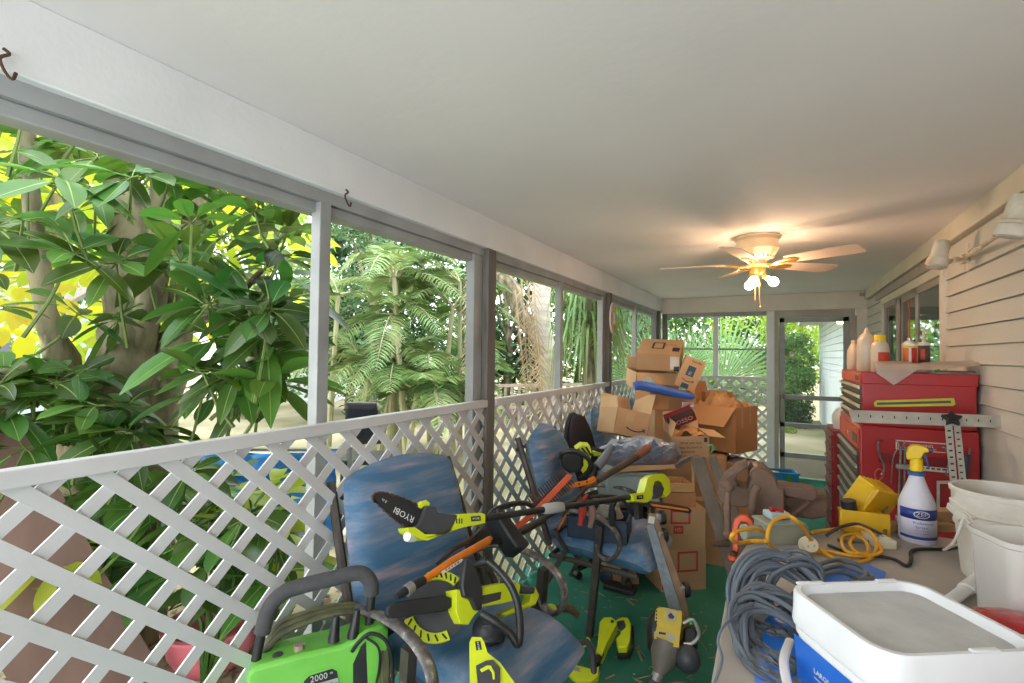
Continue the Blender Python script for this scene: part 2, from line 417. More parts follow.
M_fan = mat('fan_palm_green', (104,144,92), .45, c2=(136,166,116), scale=2, isl=.2, trans=.3)
def leaf(b, p, d, L, W, up=V((0,0,1)), droop=.25, n=6, fold=.18, rib=False):
    d = V(d).normalized(); s = d.cross(up)
    if s.length < 1e-3: s = V((1,0,0))
    s.normalize(); nn = s.cross(d)
    vs = []; fs = []
    for i in range(n+1):
        f = i/n; w = W*.5*(sin(pi*min(1,f**1.25))**.62 if 0 < f < 1 else .04)
        c = V(p)+d*(L*f)-V((0,0,1))*(droop*L*f*f)
        vs += [c-s*w+nn*(w*fold), c-nn*(w*fold*.6), c+s*w+nn*(w*fold)]
    for i in range(n):
        a = 3*i; fs += [(a, a+1, a+4, a+3), (a+1, a+2, a+5, a+4)]
    b.add(vs, fs)
    if rib:
        b.m = 1; e = s*(.012*L); k = nn*.0012
        q = [vs[3*i+1]+k+e*z*(1.25-i/n) for i in range(n+1) for z in (-1, 1)]; b.add(q, [(2*i, 2*i+1, 2*i+3, 2*i+2) for i in range(n)]); b.m = 0
def whorl(b, bs, p, ax, n, L, W, r, rib=False):
    ax = V(ax).normalized(); e = ax.orthogonal().normalized(); g = ax.cross(e); a0 = r.random()*6
    for k in range(n):
        a = a0+2*pi*k/n+r.uniform(-.25, .25); el = r.uniform(-.25, .5)
        d = (e*cos(a)+g*sin(a))*cos(el)+ax*sin(el)
        l = L*r.uniform(.7, 1.15); q = p+d*(.22*l)
        if bs is not None: bs.tube([p, q], .0035, 4, caps=False)
        leaf(b, q, d, l, W*r.uniform(.8, 1.15), ax if abs(ax.dot(d)) < .9 else V((0,0,1)), r.uniform(.1, .55), rib=rib)
# ---- the big-leaved tree just outside the first opening
r = random.Random(5)
base = pt(112, 470, 2.95); base.z = GZ
T = thing('broadleaf_tree', 'large multi-trunk tree with big glossy dark leaves just outside the lattice', 'tree', base)
b = B()
def stem(b, P, R, n=10):
    Q = spline(P, 6); m = len(Q); k = len(R)-1; rr = []
    for i in range(m):
        f = i/(m-1)*k; j = min(int(f), k-1); rr.append((R[j]+(R[j+1]-R[j])*(f-j))*(1+.10*sin(i*2.3)+.05*sin(i*5.1)))
    b.tube(Q, rr, n)
g0 = base.copy()
stem(b, [g0, pt(110,470,2.95), pt(120,400,2.95), pt(132,320,3.0), pt(128,230,3.05), pt(112,120,3.1), pt(100,20,3.2)], [.30,.24,.2,.15,.11,.08,.05], 14)
stem(b, [g0+V((.12,.12,0)), pt(158,440,3.0), pt(178,330,3.1), pt(190,250,3.2), pt(206,150,3.3), pt(225,40,3.4)], [.13,.1,.085,.07,.055,.03])
stem(b, [pt(138,350,2.97), pt(158,270,2.9), pt(160,190,2.9), pt(152,80,2.9)], [.09,.06,.05,.035])
stem(b, [g0+V((-.1,-.12,0)), pt(80,440,2.9), pt(70,380,2.8), pt(46,310,2.7), pt(30,180,2.7), pt(26,60,2.7)], [.12,.1,.085,.05,.04,.03])
stem(b, [pt(95,400,2.85), pt(60,372,2.6), pt(30,372,2.4), pt(-10,380,2.3)], [.06,.06,.05,.03])
stem(b, [pt(175,330,3.1), pt(230,300,2.8), pt(262,270,2.6)], [.035,.025,.012])
obj('trunk', b, M_barkg, T, world=True, ang=60)
bl, bs = B(), B()
def ok(p, umax):
    u, v, d = proj(p); return u < umax and p.x < -1.75
spots = []
for i in range(125):
    u = r.uniform(-140, 305); v = r.uniform(70, 330)
    if 80 < u < 160 and v > 235 and r.random() < .8: continue
    if u < 70 and v > 285 and r.random() < .75: continue
    spots.append((u, v, r.uniform(2.05, 3.5)))
for i in range(26): spots.append((r.uniform(200, 305), r.uniform(300, 400), r.uniform(2.0, 2.8)))
for i in range(24): spots.append((r.uniform(-20, 85), r.uniform(370, 450), r.uniform(2.15, 2.8)))
for i in range(7): spots.append((r.uniform(90, 150), r.uniform(390, 440), r.uniform(2.2, 2.5)))
for i in range(44): spots.append((r.uniform(60, 290), r.uniform(470, 600), r.uniform(2.3, 3.2)))
spots += [(322,200,2.1), (330,330,2.15), (335,365,2.2), (325,270,2.2), (318,300,2.0), (322,240,2.15)]
for u, v, t in spots:
    p = pt(u, v, t)
    if not ok(p+V((.15,.1,0)), 330) or p.z < .1: continue
    ax = V((r.uniform(-.5,.6), r.uniform(-.6,.4), r.uniform(.5,1.2)))
    L = r.uniform(.18, .29)
    whorl(bl, bs, p, ax, r.randint(5, 8), L, L*.38, r, True)
    q = p+V((r.uniform(-.3,.1), r.uniform(-.15,.15), -r.uniform(.15,.4))); bs.tube([q, (p+q)/2+V((0,0,-.03)), p], [.009,.007,.005], 5, caps=False)
obj('leaves', bl, [M_leafD, mat('leaf_midrib', (150,176,98), .5, trans=.3)], T, world=True, ang=70); obj('twigs', bs, mat('green_twig', (104,124,58), .6), T, world=True)
# ---- a paler tree behind it, bright where the sky shines through
base = pt(60, 430, 4.6); base.z = GZ
T = thing('broadleaf_tree', 'pale yellow-green large-leaved tree showing through the gaps of the dark one', 'tree', base)
b = B(); stem(b, [base, pt(62,380,4.6), pt(50,280,4.6), pt(70,120,4.6)], [.16,.12,.09,.05]); stem(b, [base, pt(150,300,4.7), pt(230,160,4.8)], [.09,.07,.03])
obj('trunk', b, M_bark, T, world=True, ang=60)
bl, bo = B(), B()
for i in range(185):
    u = r.uniform(-160, 318); v = r.uniform(60, 345) if u > 90 or r.random() < .35 else r.uniform(70, 300)
    p = pt(u, v, r.uniform(3.8, 5.4))
    if not ok(p, 318): continue
    L = r.uniform(.22, .36)
    whorl(bl if r.random() < .86 else bo, None, p, (r.uniform(-.6,.6), r.uniform(-.6,.6), r.uniform(.3,1.)), r.randint(5, 8), L, L*.42, r)
for u, v, t in ((8,155,3.), (14,310,2.9), (40,300,3.0), (25,330,3.2), (-8,330,3.)): whorl(bo, None, pt(u, v, t), (.3,-.2,.8), 5, .26, .12, r)
obj('leaves', bl, M_leafY, T, world=True, ang=70); obj('golden_leaves', bo, M_leafO, T, world=True, ang=70)
# ---- low plants along the outside of the lattice
for i, (u, v, t, n, L, m, lab) in enumerate(((262, 520, 2.75, 9, .3, M_leafY, 'bright lime shrub behind the lattice next to the blue tarp'),
        (205, 560, 2.45, 8, .26, M_leafD, 'dark broad-leaved shrub low behind the lattice by the pink tray'), (20, 560, 2.3, 7, .22, M_leafY, 'small lime sprout low beside the brown leaning board'),
        (95, 520, 2.5, 7, .26, M_leafD, 'dark leafy sucker at the foot of the big tree'))):
    p0 = pt(u, v+60, t); p0.z = GZ
    T = thing('garden_shrub', lab, 'shrub', p0, group='low plants outside the lattice'); bl, bs = B(), B()
    for k in range(n):
        p = pt(u+r.uniform(-38, 38), v+r.uniform(-45, 45), t+r.uniform(-.2, .3))
        if p.x > -1.72: p.x = -1.8
        bs.tube([p0, (p+p0)/2+V((.03,.02,.05)), p], [.012,.009,.006], 5)
        whorl(bl, bs, p, (r.uniform(-.4,.5), r.uniform(-.5,.3), 1), 6, L, L*.34, r)
    obj('leaves', bl, m, T, world=True, ang=70); obj('stems', bs, M_leafD, T, world=True)
# ---- palms: clumping palm in the middle of the second opening
def frond(b, p, d, L, droop, r, nl=26, wl=.42, lw=.035, bs=None, hang=.3):
    d = V(d).normalized(); P = []
    for i in range(10):
        f = i/9; P.append(V(p)+d*(L*f)-V((0,0,1))*(droop*L*f**2.1))
    if bs is not None: bs.tube(P, [.016*(1-.85*i/9) for i in range(10)], 5)
    s0 = d.cross(V((0,0,1)))
    if s0.length < .1: s0 = V((1,0,0))
    s0.normalize()
    for i in range(nl):
        f = .12+.88*i/(nl-1); x = f*9; j = min(int(x), 8); c = P[j].lerp(P[j+1], x-j); tg = (P[j+1]-P[j]).normalized()
        w = wl*sin(pi*min(1, .18+f*.8))**.7
        for sg in (1, -1):
            q = (s0*sg*.9+tg*.55+V((0,0,.15-hang*r.random()))).normalized()
            e = c+q*w-V((0,0,1))*(w*.22); m = c+q*w*.5; n2 = tg*lw*.5
            b.add([c-n2*.4, c+n2*.4, m+n2, e, m-n2], [(0,1,2,3,4)])
p0 = pt(402, 405, 8.2); p0.z = GZ
T = thing('clumping_palm', 'feathery clumping palm in the middle of the second opening', 'palm', p0)
bl, bs, bd = B(), B(), B()
for k in range(17):
    q = p0+V((r.uniform(-.9,.9), r.uniform(-.9,.9), 0)); h = r.uniform(.7, 3.0); tp = q+V((r.uniform(-.3,.3), r.uniform(-.3,.3), h))
    bs.tube([q, (q+tp)/2, tp], [.05,.045,.035], 6)
    for j in range(6):
        a = r.random()*2*pi; e = r.uniform(.15, 1.25)
        frond(bl if r.random() < .97 else bd, tp, (cos(a)*cos(e), sin(a)*cos(e), sin(e)), r.uniform(1.0, 1.6), r.uniform(.45, .95), r, nl=34, lw=.028, bs=bs)
obj('fronds', bl, M_palm, T, world=True, ang=70); obj('stems', bs, mat('palm_stem', (170,166,128), .6), T, world=True); obj('dry_fronds', bd, M_leafO, T, world=True)
# gray palm trunk with hanging dry fronds
p0 = pt(556, 395, 8.); p0.z = GZ
T = thing('trunk_palm', 'tall palm with smooth pale gray trunk and hanging dry fronds', 'palm', p0)
b = B(); b.tube(spline([p0, pt(552,380,8.), pt(541,320,8.), pt(543,270,8.), pt(546,180,8.)], 5), [.2,.19,.18,.17,.165,.16,.16,.155,.155,.15,.15,.15,.15,.15,.15,.15,.15,.15,.15,.15,.15], 12)
obj('trunk', b, mat('pale_palm_trunk', (206,196,186), .85, c2=(168,158,148), scale=6, stretch=(.5,.5,3), bump=.3), T, world=True)
bd, bl = B(), B()
for u, v, L in ((521,272,2.3), (532,262,1.9), (527,280,2.1), (515,290,1.6), (538,330,1.4), (478,262,1.7), (473,258,1.5), (527,300,1.9)):
    frond(bd, pt(u, v, 7.4), (r.uniform(-.15,.15), r.uniform(-.15,.15), -1), L, .02, r, 22, .26, .03, bd, .9)
top = pt(546, 180, 8.)
for j in range(14):
    a = r.random()*2*pi; e = r.uniform(-.4, .9); frond(bl, top, (cos(a)*cos(e), sin(a)*cos(e), sin(e)), 2.2, .6, r, 26, .5, .045, bl)
obj('dry_fronds', bd, M_palmd, T, world=True); obj('fronds', bl, M_palm, T, world=True)
# strap-leaved fountain plant right of it
p0 = pt(588, 390, 6.6); p0.z = GZ
T = thing('fountain_plant', 'fountain-like plant of long drooping strap leaves beyond the third opening', 'plant', p0)
bl, b = B(), B(); tp = pt(590, 300, 6.6); b.tube([p0, (p0+tp)/2, tp], [.12,.09,.06], 8)
for k in range(230):
    a = r.random()*2*pi; zc = r.uniform(-.7, .45); c = tp+V((0,0,zc)); L = r.uniform(.5, 1.05); o = V((cos(a), sin(a), 0)); w = V((-sin(a), cos(a), 0))*.016
    P = [c, c+o*L*.22+V((0,0,L*.22)), c+o*L*.42+V((0,0,L*.12)), c+o*L*.55-V((0,0,L*.25)), c+o*L*.6-V((0,0,L*.75))]
    bl.add([q+w*s for q, k2 in zip(P, (.6,1,1,.8,.1)) for s in (-k2, k2)], [(0,1,3,2), (2,3,5,4), (4,5,7,6), (6,7,9,8)])
obj('strap_leaves', bl, M_palm, T, world=True, ang=80); obj('stem', b, M_bark, T, world=True)
# fan palms beyond the far screen
def fanleaf(b, c, ax, up, R, n, spread, r, bs=None):
    ax = V(ax).normalized(); s = ax.cross(V(up)).normalized()
    for k in range(n):
        a = -spread+2*spread*k/(n-1); d = ax*cos(a)+s*sin(a); L = R*r.uniform(.85, 1.05)*(1-.18*abs(a)/spread); w = (s*cos(a)-ax*sin(a))*(R*.017)
        e = c+d*L-V((0,0,1))*(.10*L*abs(sin(a))); m = c+d*L*.55; h = V(up)*.02
        b.add([c, m-w, e, m+w, m+h], [(0,1,4), (0,4,3), (1,2,4), (4,2,3)])
p0 = pt(727, 398, 10.); p0.z = GZ
T = thing('fan_palm', 'spiky green fan palm right behind the far screen', 'palm', p0)
bl, bs = B(), B()
hub = pt(722, 388, 10.); bs.tube([p0, hub], .06, 6)
fanleaf(bl, pt(722,386,9.9), CU*.9+CR*.45, -CF, 1.7, 26, 1.1, r)
fanleaf(bl, pt(700,392,10.3), CU*1.-CR*.25, -CF+CR*.5, 1.3, 18, 1.0, r)
for a, e in ((2.5, -.1), (3.6, -.1)): fanleaf(bl, hub+V((0,0,-.1)), (cos(a), sin(a), e), (0,-.5,1), .9, 18, 1.1, r)
obj('fan_leaves', bl, M_fan, T, world=True, ang=70); obj('stem', bs, M_barkg, T, world=True)
p0 = pt(655, 400, 9.); p0.z = GZ
T = thing('fan_palm', 'smaller fan palm at the far left corner behind the stacked boxes', 'palm', p0)
bl, bs = B(), B(); bs.tube([p0, pt(655,385,9.)], .05, 6)
fanleaf(bl, pt(655,372,9.), CU, -CF, 1.0, 24, 1.3, r); fanleaf(bl, pt(683,372,9.3), CU+CR*.1, -CF, 1.0, 24, 1.1, r); fanleaf(bl, pt(636,380,8.8), CU*.8-CR*.6, -CF, .9, 22, 1.2, r)
obj('fan_leaves', bl, M_fan, T, world=True, ang=70); obj('stem', bs, M_barkg, T, world=True)
# ---- background trees: a trunk and a crown of many leaves
def crown(seed, n, size, rx=1., rz=1., pine=False):
    r = random.Random(seed); b = B(); blobs = []
    for i in range(16):
        a = r.random()*2*pi; h = r.uniform(-.75, .8); rr = r.uniform(.25, .8)*sqrt(1-h*h*.8)
        blobs.append((V((cos(a)*rr*rx, sin(a)*rr*rx, h*rz)), r.uniform(.25, .45)))
    for i in range(n):
        c, s = blobs[i % 16]
        d = V((r.gauss(0,1), r.gauss(0,1), r.gauss(0,1))).normalized(); p = c+d*s*r.uniform(.6, 1.05)
        nn = (d+V((r.uniform(-.7,.7), r.uniform(-.7,.7), r.uniform(-.2,.9)))).normalized(); e = nn.orthogonal().normalized(); e = M.Rotation(r.random()*6.28, 3, nn) @ e; g = nn.cross(e)
        k = size*r.uniform(.6, 1.3)
        b.add([p-e*k, p+g*k*.45+nn*k*.15, p+e*k, p-g*k*.45+nn*k*.15], [(0,1,2,3)])
    return b
CR3 = []
for sd_, sz in ((1, .055), (2, .048), (3, .062)):
    bb_ = crown(sd_, 3600, sz)
    me = bpy.data.meshes.new('foliage'); me.from_pydata([tuple(p) for p in bb_.v], [], bb_.f); me.update(); CR3.append(me)
def bgtree(u, v, t, rx, rz, m, ci, lab, trunk=.13, cat='tree', name='garden_tree', grp=None):
    c = pt(u, v, t); b0 = V((c.x, c.y, GZ))
    T = thing(name, lab, cat, b0, group=grp)
    me = CR3[ci].copy(); me.materials.append(m)
    o = bpy.data.objects.new('foliage', me); COL.objects.link(o); o.parent = T
    o.location = c-b0; o.scale = (rx, rx, rz); o.rotation_euler = (0, 0, u*.37)
    me.transform(M.Diagonal((rx, rx, rz, 1))); o.scale = (1, 1, 1)
    if trunk:
        b = B(); h = c.z-GZ; b.tube([(0,0,-.05), (.08*rx,.03,h*.5), (0,0,h)], [trunk, trunk*.8, trunk*.5], 8)
        for a in (.5, 2.4, 4.3): b.tube([(.05*rx,.02,h*.6), (cos(a)*rx*.4, sin(a)*rx*.4, h+.15*rz)], [trunk*.5, trunk*.2], 6)
        obj('trunk', b, M_bark, T)
G = 'trees filling the back of the garden'
for a in ((-60,230,9.5,2.2,2.6,M_far3,0,'pale yellow-green tree at the far left of the garden'), (45,180,20,3.2,2.8,M_far3,1,'light yellow-green crown over the blue house'),
          (130,300,23,3.4,3.8,M_far1,2,'mid-green tree behind the big trunk'), (250,230,12.6,2.2,2.6,M_far3,0,'yellow-green tree right of the big trunk'),
          (318,330,12,1.8,1.6,M_far2,1,'gray-green bushy tree behind the first gray stud'), (350,300,15,2.1,2.4,M_far4,2,'dark green tree at the left edge of the second opening'),
          (372,232,12,1.5,.8,M_far2,1,'high gray-green spreading branch over the clumping palm'), (420,255,18,2.6,1.5,M_far2,2,'loose gray-green crown high behind the clumping palm'),
          (455,340,13,1.6,2.,M_far1,0,'green tree at the right edge of the second opening'), (405,375,14,2.6,1.3,M_far4,1,'dark green undergrowth behind the clumping palm'),
          (505,290,13,1.8,2.4,M_far4,2,'dark oak with crooked limb behind the dry fronds'), (575,290,16,2.6,3.,M_far3,0,'yellow-green tree behind the fountain plant'),
          (540,370,14,2.6,1.,M_far1,1,'low green thicket behind the gray palm trunk'), (622,330,12,1.8,2.3,M_far2,2,'gray-green tree behind the far left windows'),
          (645,310,15,1.9,2.2,M_far1,0,'mid-green tree at the far left corner'), (690,320,20,2.6,2.6,M_far3,1,'pale tree above the fan palm'),
          (745,325,23,2.6,2.4,M_far1,2,'mid-green crown right above the fan palm'), (720,395,20,3.2,1.0,M_far2,0,'gray-green hedge behind the far lattice'),
          (789,335,15,1.1,1.5,M_far3,1,'bright yellow-green tree seen through the screen door'), (796,350,18,1.3,1.5,M_far3,2,'third yellow-green tree behind the bright one in the screen door'), (779,365,14,1.,1.,M_far1,0,'leafy mid-green bush at the left edge of the screen door'), (798,300,21,1.3,2.2,M_far3,0,'second bright tree higher in the screen door'),
          (788,395,12.5,.72,.7,M_far1,2,'round green bush low in the screen door'), (797,422,12.2,.5,.5,M_far4,1,'dark low bush at the bottom of the screen door'), (790,440,11.5,.6,.4,M_far3,0,'small pale plants on the ground beyond the screen door')):
    bgtree(*a, grp=G)
# crooked oak limb
b = B(); b.tube(spline([pt(497,275,9.5), pt(512,290,9.4), pt(520,315,9.3), pt(535,335,9.4), pt(546,352,9.6)], 5), [.17]*8+[.14]*13, 9); b.tube([pt(548,350,9.6), pt(540,420,9.7)], .15, 9)
tag(obj('oak_limb', b, M_bark, world=True), 'crooked dark oak limb left of the gray palm trunk', 'branch')
# ---- neighbouring houses
M_blueh = mat('pale_blue_wall', (176,206,208), .7, c2=(160,192,196), scale=2)
M_roof = mat('gray_shingle_roof', (120,112,106), .9)
M_dwin = mat('dark_window_glass', (60,72,76), .15)
def house(u0, u1, t, z1, m, lab, wins, v=360):
    a, c = pt(u0, v, t), pt(u1, v, t); a.z = c.z = GZ
    d = (c-a).normalized(); n = V((d.y, -d.x, 0)); n = n if n.dot(EYE-a) > 0 else -n
    T = thing('house', lab, 'house', (a+c)/2)
    b = B(); bk = -n*4
    up = V((0,0,z1-GZ)); b.hexa([a, c, c+bk, a+bk], [a+up, c+up, c+bk+up, a+bk+up]); obj('wall', b, m, T, world=True)
    b = B(); e = n*.35; b.hexa([a+up-d*.4+e, c+up+d*.4+e, c+up+bk*.5+V((0,0,1.2)), a+up+bk*.5+V((0,0,1.2))], [a+up-d*.4+e+V((0,0,.12)), c+up+d*.4+e+V((0,0,.12)), c+up+bk*.5+V((0,0,1.35)), a+up+bk*.5+V((0,0,1.35))]); obj('roof', b, M_roof, T, world=True)
    L = (c-a).length
    for f, w, z0, zz in wins:
        p = a+d*(L*f); b = B()
        X = M(((d.x,0,n.x,p.x+n.x*.02), (d.y,0,n.y,p.y+n.y*.02), (0,1,0,0), (0,0,0,1)))
        for q in ((-w/2-.07, z0-.07, -w/2, zz+.07), (w/2, z0-.07, w/2+.07, zz+.07), (-w/2, zz, w/2, zz+.07), (-w/2, z0-.07, w/2, z0), (-w/2, (z0+zz)/2-.02, w/2, (z0+zz)/2+.02)):
            b.prism([(q[0],q[1]), (q[2],q[1]), (q[2],q[3]), (q[0],q[3])], -.03, .03, X)
        wo = obj('window', b, mat('white_window_frame', (232,232,230), .5), T, world=True)
        b = B(); b.prism([(-w/2,z0), (w/2,z0), (w/2,zz), (-w/2,zz)], -.02, .0, X); obj('pane', b, M_dwin, wo, world=True)
house(-60, 62, 13, 2.6, M_blueh, 'pale blue house beyond the yard at the far left', ((.2,.8,.9,1.9), (.52,.5,.9,1.9), (.72,.5,.9,1.9)), 355)
house(225, 335, 17, 2.6, mat('white_wall', (226,228,230), .7), 'white house showing behind the leaves by the first gray stud', ((.3,1.0,.8,2.), (.7,1.0,.8,2.)), 355)
# low garden fence
a, c = pt(485, 386, 11.5), pt(606, 384, 11.5); d = (c-a).normalized(); L = (c-a).length
T = thing('garden_fence', 'low weathered picket fence beyond the palm trunk', 'fence', V(((a.x+c.x)/2, (a.y+c.y)/2, GZ)))
M_fence = mat('weathered_fence_wood', (176,160,146), .85, c2=(146,132,120), scale=6)
for k in range(int(L/.16)):
    p = a+d*(k*.16); b = B().box((p.x, p.y, (a.z+GZ)/2), (.05, .05, a.z-GZ+.0)); obj('picket', b, M_fence, T, world=True) if k < 100 else None
b = B().tube([a, c], .05, 4).tube([a-V((0,0,.5)), c-V((0,0,.5))], .05, 4); obj('rail', b, M_fence, T, world=True)
# ---- things leaning or lying outside the lattice
M_brd = mat('brown_stained_board', (132,104,92), .8, c2=(108,84,74), scale=4, stretch=(1,1,.3), bump=.1)
pl = Plane(pt(60, 540, 2.25), V((1,-.25,.18)))
b = B(); b.slab([(-70,250), (-10,362), (46,465), (120,600), (190,720), (60,760), (-70,560)], pl, .03)
tag(obj('leaning_board', b, M_brd, world=True), 'wide brown board leaning against the outside at the far left', 'board')
M_tarp = mat('blue_tarp', (30,110,200), .4, c2=(60,150,226), scale=8, bump=.6, bscale=14, c3=(200,220,240))
c = pt(262, 492, 3.5)
b = B(); b.surf(lambda u, v: c+CR*((u-.5)*1.0)+V((0,0,1))*((.5-v)*.75-.1)+CF*(.12*noise.noise(V((u*5, v*5, 1)))+.25*(u-.5)**2+.1*v*-1), 24, 20)
c2 = c
tag(obj('blue_tarp', b, M_tarp, world=True, ang=60, solid=.006), 'crumpled bright blue tarp hanging in the yard behind the lattice', 'tarp')
b = B(); p0 = c.copy(); p0.z = GZ; e = CR*.62
for s in (-1, 1): b.tube([p0+e*s, c+e*s+V((0,0,.32))], .02, 6)
b.tube([c-e+V((0,0,.30)), c+e+V((0,0,.30))], .015, 6)
tag(obj('drying_rack', b, mat('gray_metal_pole', (150,150,150), .4, .6), world=True), 'gray metal rack holding up the blue tarp', 'rack')
M_pink = mat('faded_pink_plastic', (226,130,140), .5, c2=(206,104,112), scale=5)
c = pt(214, 625, 2.75); c.z = GZ
b = B(); b.lathe([(.16,0), (.22,.10), (.24,.22), (.25,.22), (.25,.235), (.225,.235), (.2,.12), (.14,.02)], 28)
tag(obj('plant_tub', b, M_pink, loc=c), 'faded pink plastic tub on the ground behind the lattice', 'tub')
M_blk = mat('black_plastic', (30,30,32), .4, c2=(44,44,46), scale=12)
c = pt(364, 414, 4.3)
T = thing('garden_chair', 'black-backed garden chair standing in the yard behind the lattice', 'chair', (c.x, c.y, GZ), (0,0,2.2))
h = c.z-GZ
b = B(); b.surf(lambda u, v: V((-.02-.1*v, (u-.5)*(.30-.06*v*v), h-.25+v*.36)), 8, 6); obj('backrest', b, M_blk, T, solid=.03)
b = B(); b.box((.2,0,h-.42), (.42,.42,.05)); obj('seat', b, M_blk, T, bevel=.015)
for x, y in ((.02,-.18), (.02,.18), (.38,-.18), (.38,.18)): b = B(); b.tube([(x,y,0), (x,y,h-.40)], .014, 6); obj('leg', b, M_blk, T)

# mulch of dead leaves on the ground outside the lattice
b = B(); r = random.Random(21)
for k in range(2600):
    q = V((-1.7-2.2*r.random()**1.4, r.uniform(.2, 3.4), GZ+.004+.015*r.random())); a = r.random()*6.28; L = r.uniform(.015, .05); W_ = L*r.uniform(.2, .6)
    d = V((cos(a), sin(a), r.uniform(-.3,.3))); s = V((-sin(a), cos(a), r.uniform(-.4,.4)))
    b.add([q-d*L, q+s*W_, q+d*L, q-s*W_], [(0,1,2,3)])
tag(obj('leaf_litter', b, mat('dead_leaf_mulch', (150,120,96), .9, c2=(104,80,64), scale=2, isl=.45), loc=(0,0,0)), 'brown leaf litter scattered on the ground outside the lattice', 'leaf litter', kind='stuff')
# ================================================================ ceiling fan, flood lamp
M_fanb = mat('cream_fan_enamel', (236,214,176), .35, c2=(224,200,160), scale=6, coat=.3)
M_blade = mat('pale_fan_blade', (222,196,176), .5, c2=(206,178,158), scale=3)
M_brass = mat('brass', (206,168,96), .3, .8, c2=(180,140,76), scale=12)
M_bulb = mat('lit_bulb', (255,214,172), .3, emit=34.)
FC = pz(757, 237, 2.36)
T = thing('ceiling_fan', 'cream flush-mount ceiling fan with five blades and lit bare bulbs', 'ceiling fan', FC)
b = B().lathe([(0.0000,0), (0.1403,0), (0.1428,-.012), (0.1360,-.02), (0.1275,-.03), (0.1275,-.075), (0.1309,-.08), (0.1309,-.088), (0.1258,-.094), (0.1148,-.115), (0.0935,-.14), (0.0723,-.152), (0.0680,-.155), (0,-.155)], 40, caps=False); obj('motor_housing', b, M_fanb, T)
b = B()
for k in range(22):
    a = 2*pi*k/22; b = B().box((.096*cos(a), .096*sin(a), -.1385), (.012,.006,.016), rot3(0,0,a)); obj('vent_slot', b, M_brownf, T)
b = B().lathe([(0,-.153), (.055,-.153), (.06,-.165), (.06,-.185), (.068,-.19), (.068,-.20), (0,-.20)], 28, caps=False); obj('flywheel', b, M_fanb, T)
b = B().lathe([(0,-.20), (.05,-.20), (.052,-.21), (.052,-.245), (.04,-.262), (.02,-.27), (0,-.27)], 28, caps=False); obj('switch_housing', b, M_brass, T)
import itertools
tipz = FC.z-.185
angs = [atan2(pz(u, v, tipz).y-FC.y, pz(u, v, tipz).x-FC.x) for u, v in ((862,252), (832,270), (715,283), (665,270), (716,249))]
FA = sorted(angs); a0 = FA[0]
a0 = sum(((a-k*2*pi/5) for k, a in enumerate(FA)))/5
for k in range(5):
    a = a0+2*pi*k/5; X = M.Rotation(a, 4, 'Z') @ M.Translation((0,0,-.178)) @ M.Rotation(radians(-12), 4, 'X')
    pl = [(.20,-.052), (.30,-.060), (.55,-.068), (.595,-.066), (.615,-.05), (.62,0), (.615,.05), (.595,.066), (.55,.068), (.30,.060), (.20,.052)]
    b = B().prism(pl, -.003, .003, X); bl = obj('blade', b, M_blade, T, bevel=.001)
    b = B()
    b.tube([X @ V((.055,0,-.012)), X @ V((.10,0,-.02)), X @ V((.15,.018,-.012)), X @ V((.24,.026,-.006))], .008, 6); b.tube([X @ V((.055,0,-.012)), X @ V((.10,0,-.02)), X @ V((.15,-.018,-.012)), X @ V((.24,-.026,-.006))], .008, 6)
    b.prism([(.19,-.035), (.25,-.03), (.27,0), (.25,.03), (.19,.035)], -.009, -.003, X)
    obj('blade_iron', b, M_brass, bl if False else T)
for a in [atan2(-CF.y, -CF.x)+q for q in (radians(38), radians(-38), pi)]:
    d = V((cos(a), sin(a), 0)); e = d*.075+V((0,0,-.285))
    b = B().tube([d*.02+V((0,0,-.25)), d*.04+V((0,0,-.262)), d*.055+V((0,0,-.27))], .009, 8); b.tube([d*.045+V((0,0,-.266)), d*.066+V((0,0,-.281))], [.016,.019], 10)
    so_ = obj('bulb_holder', b, M_brass, T)
    Q = V((0,0,1)).rotation_difference(-(d*.8+V((0,0,-.6))).normalized()).to_matrix().to_4x4()
    Xb = M.Translation(d*.105+V((0,0,-.308))) @ Q
    b = B().lathe([(0,-.03), (.014,-.028), (.026,-.016), (.03,0), (.026,.016), (.016,.03), (.013,.042), (0,.043)], 16, Xb, caps=False); obj('bulb', b, M_bulb, so_)
b = B().tube([(0,0,-.27), (0,0,-.30)], [.018,.012], 12).tube([(0,0,-.3), (0,0,-.33)], .02, 12); obj('finial', b, M_brass, T)
b = B().tube([(.012,0,-.33), (.014,.003,-.40), (.02,.006,-.46)], .0025, 5).sphere((.02,.006,-.465), .006, 8, 6); b.tube([(-.01,0,-.33), (-.012,.0,-.42)], .004, 6); obj('pull_chain', b, M_brass, T)
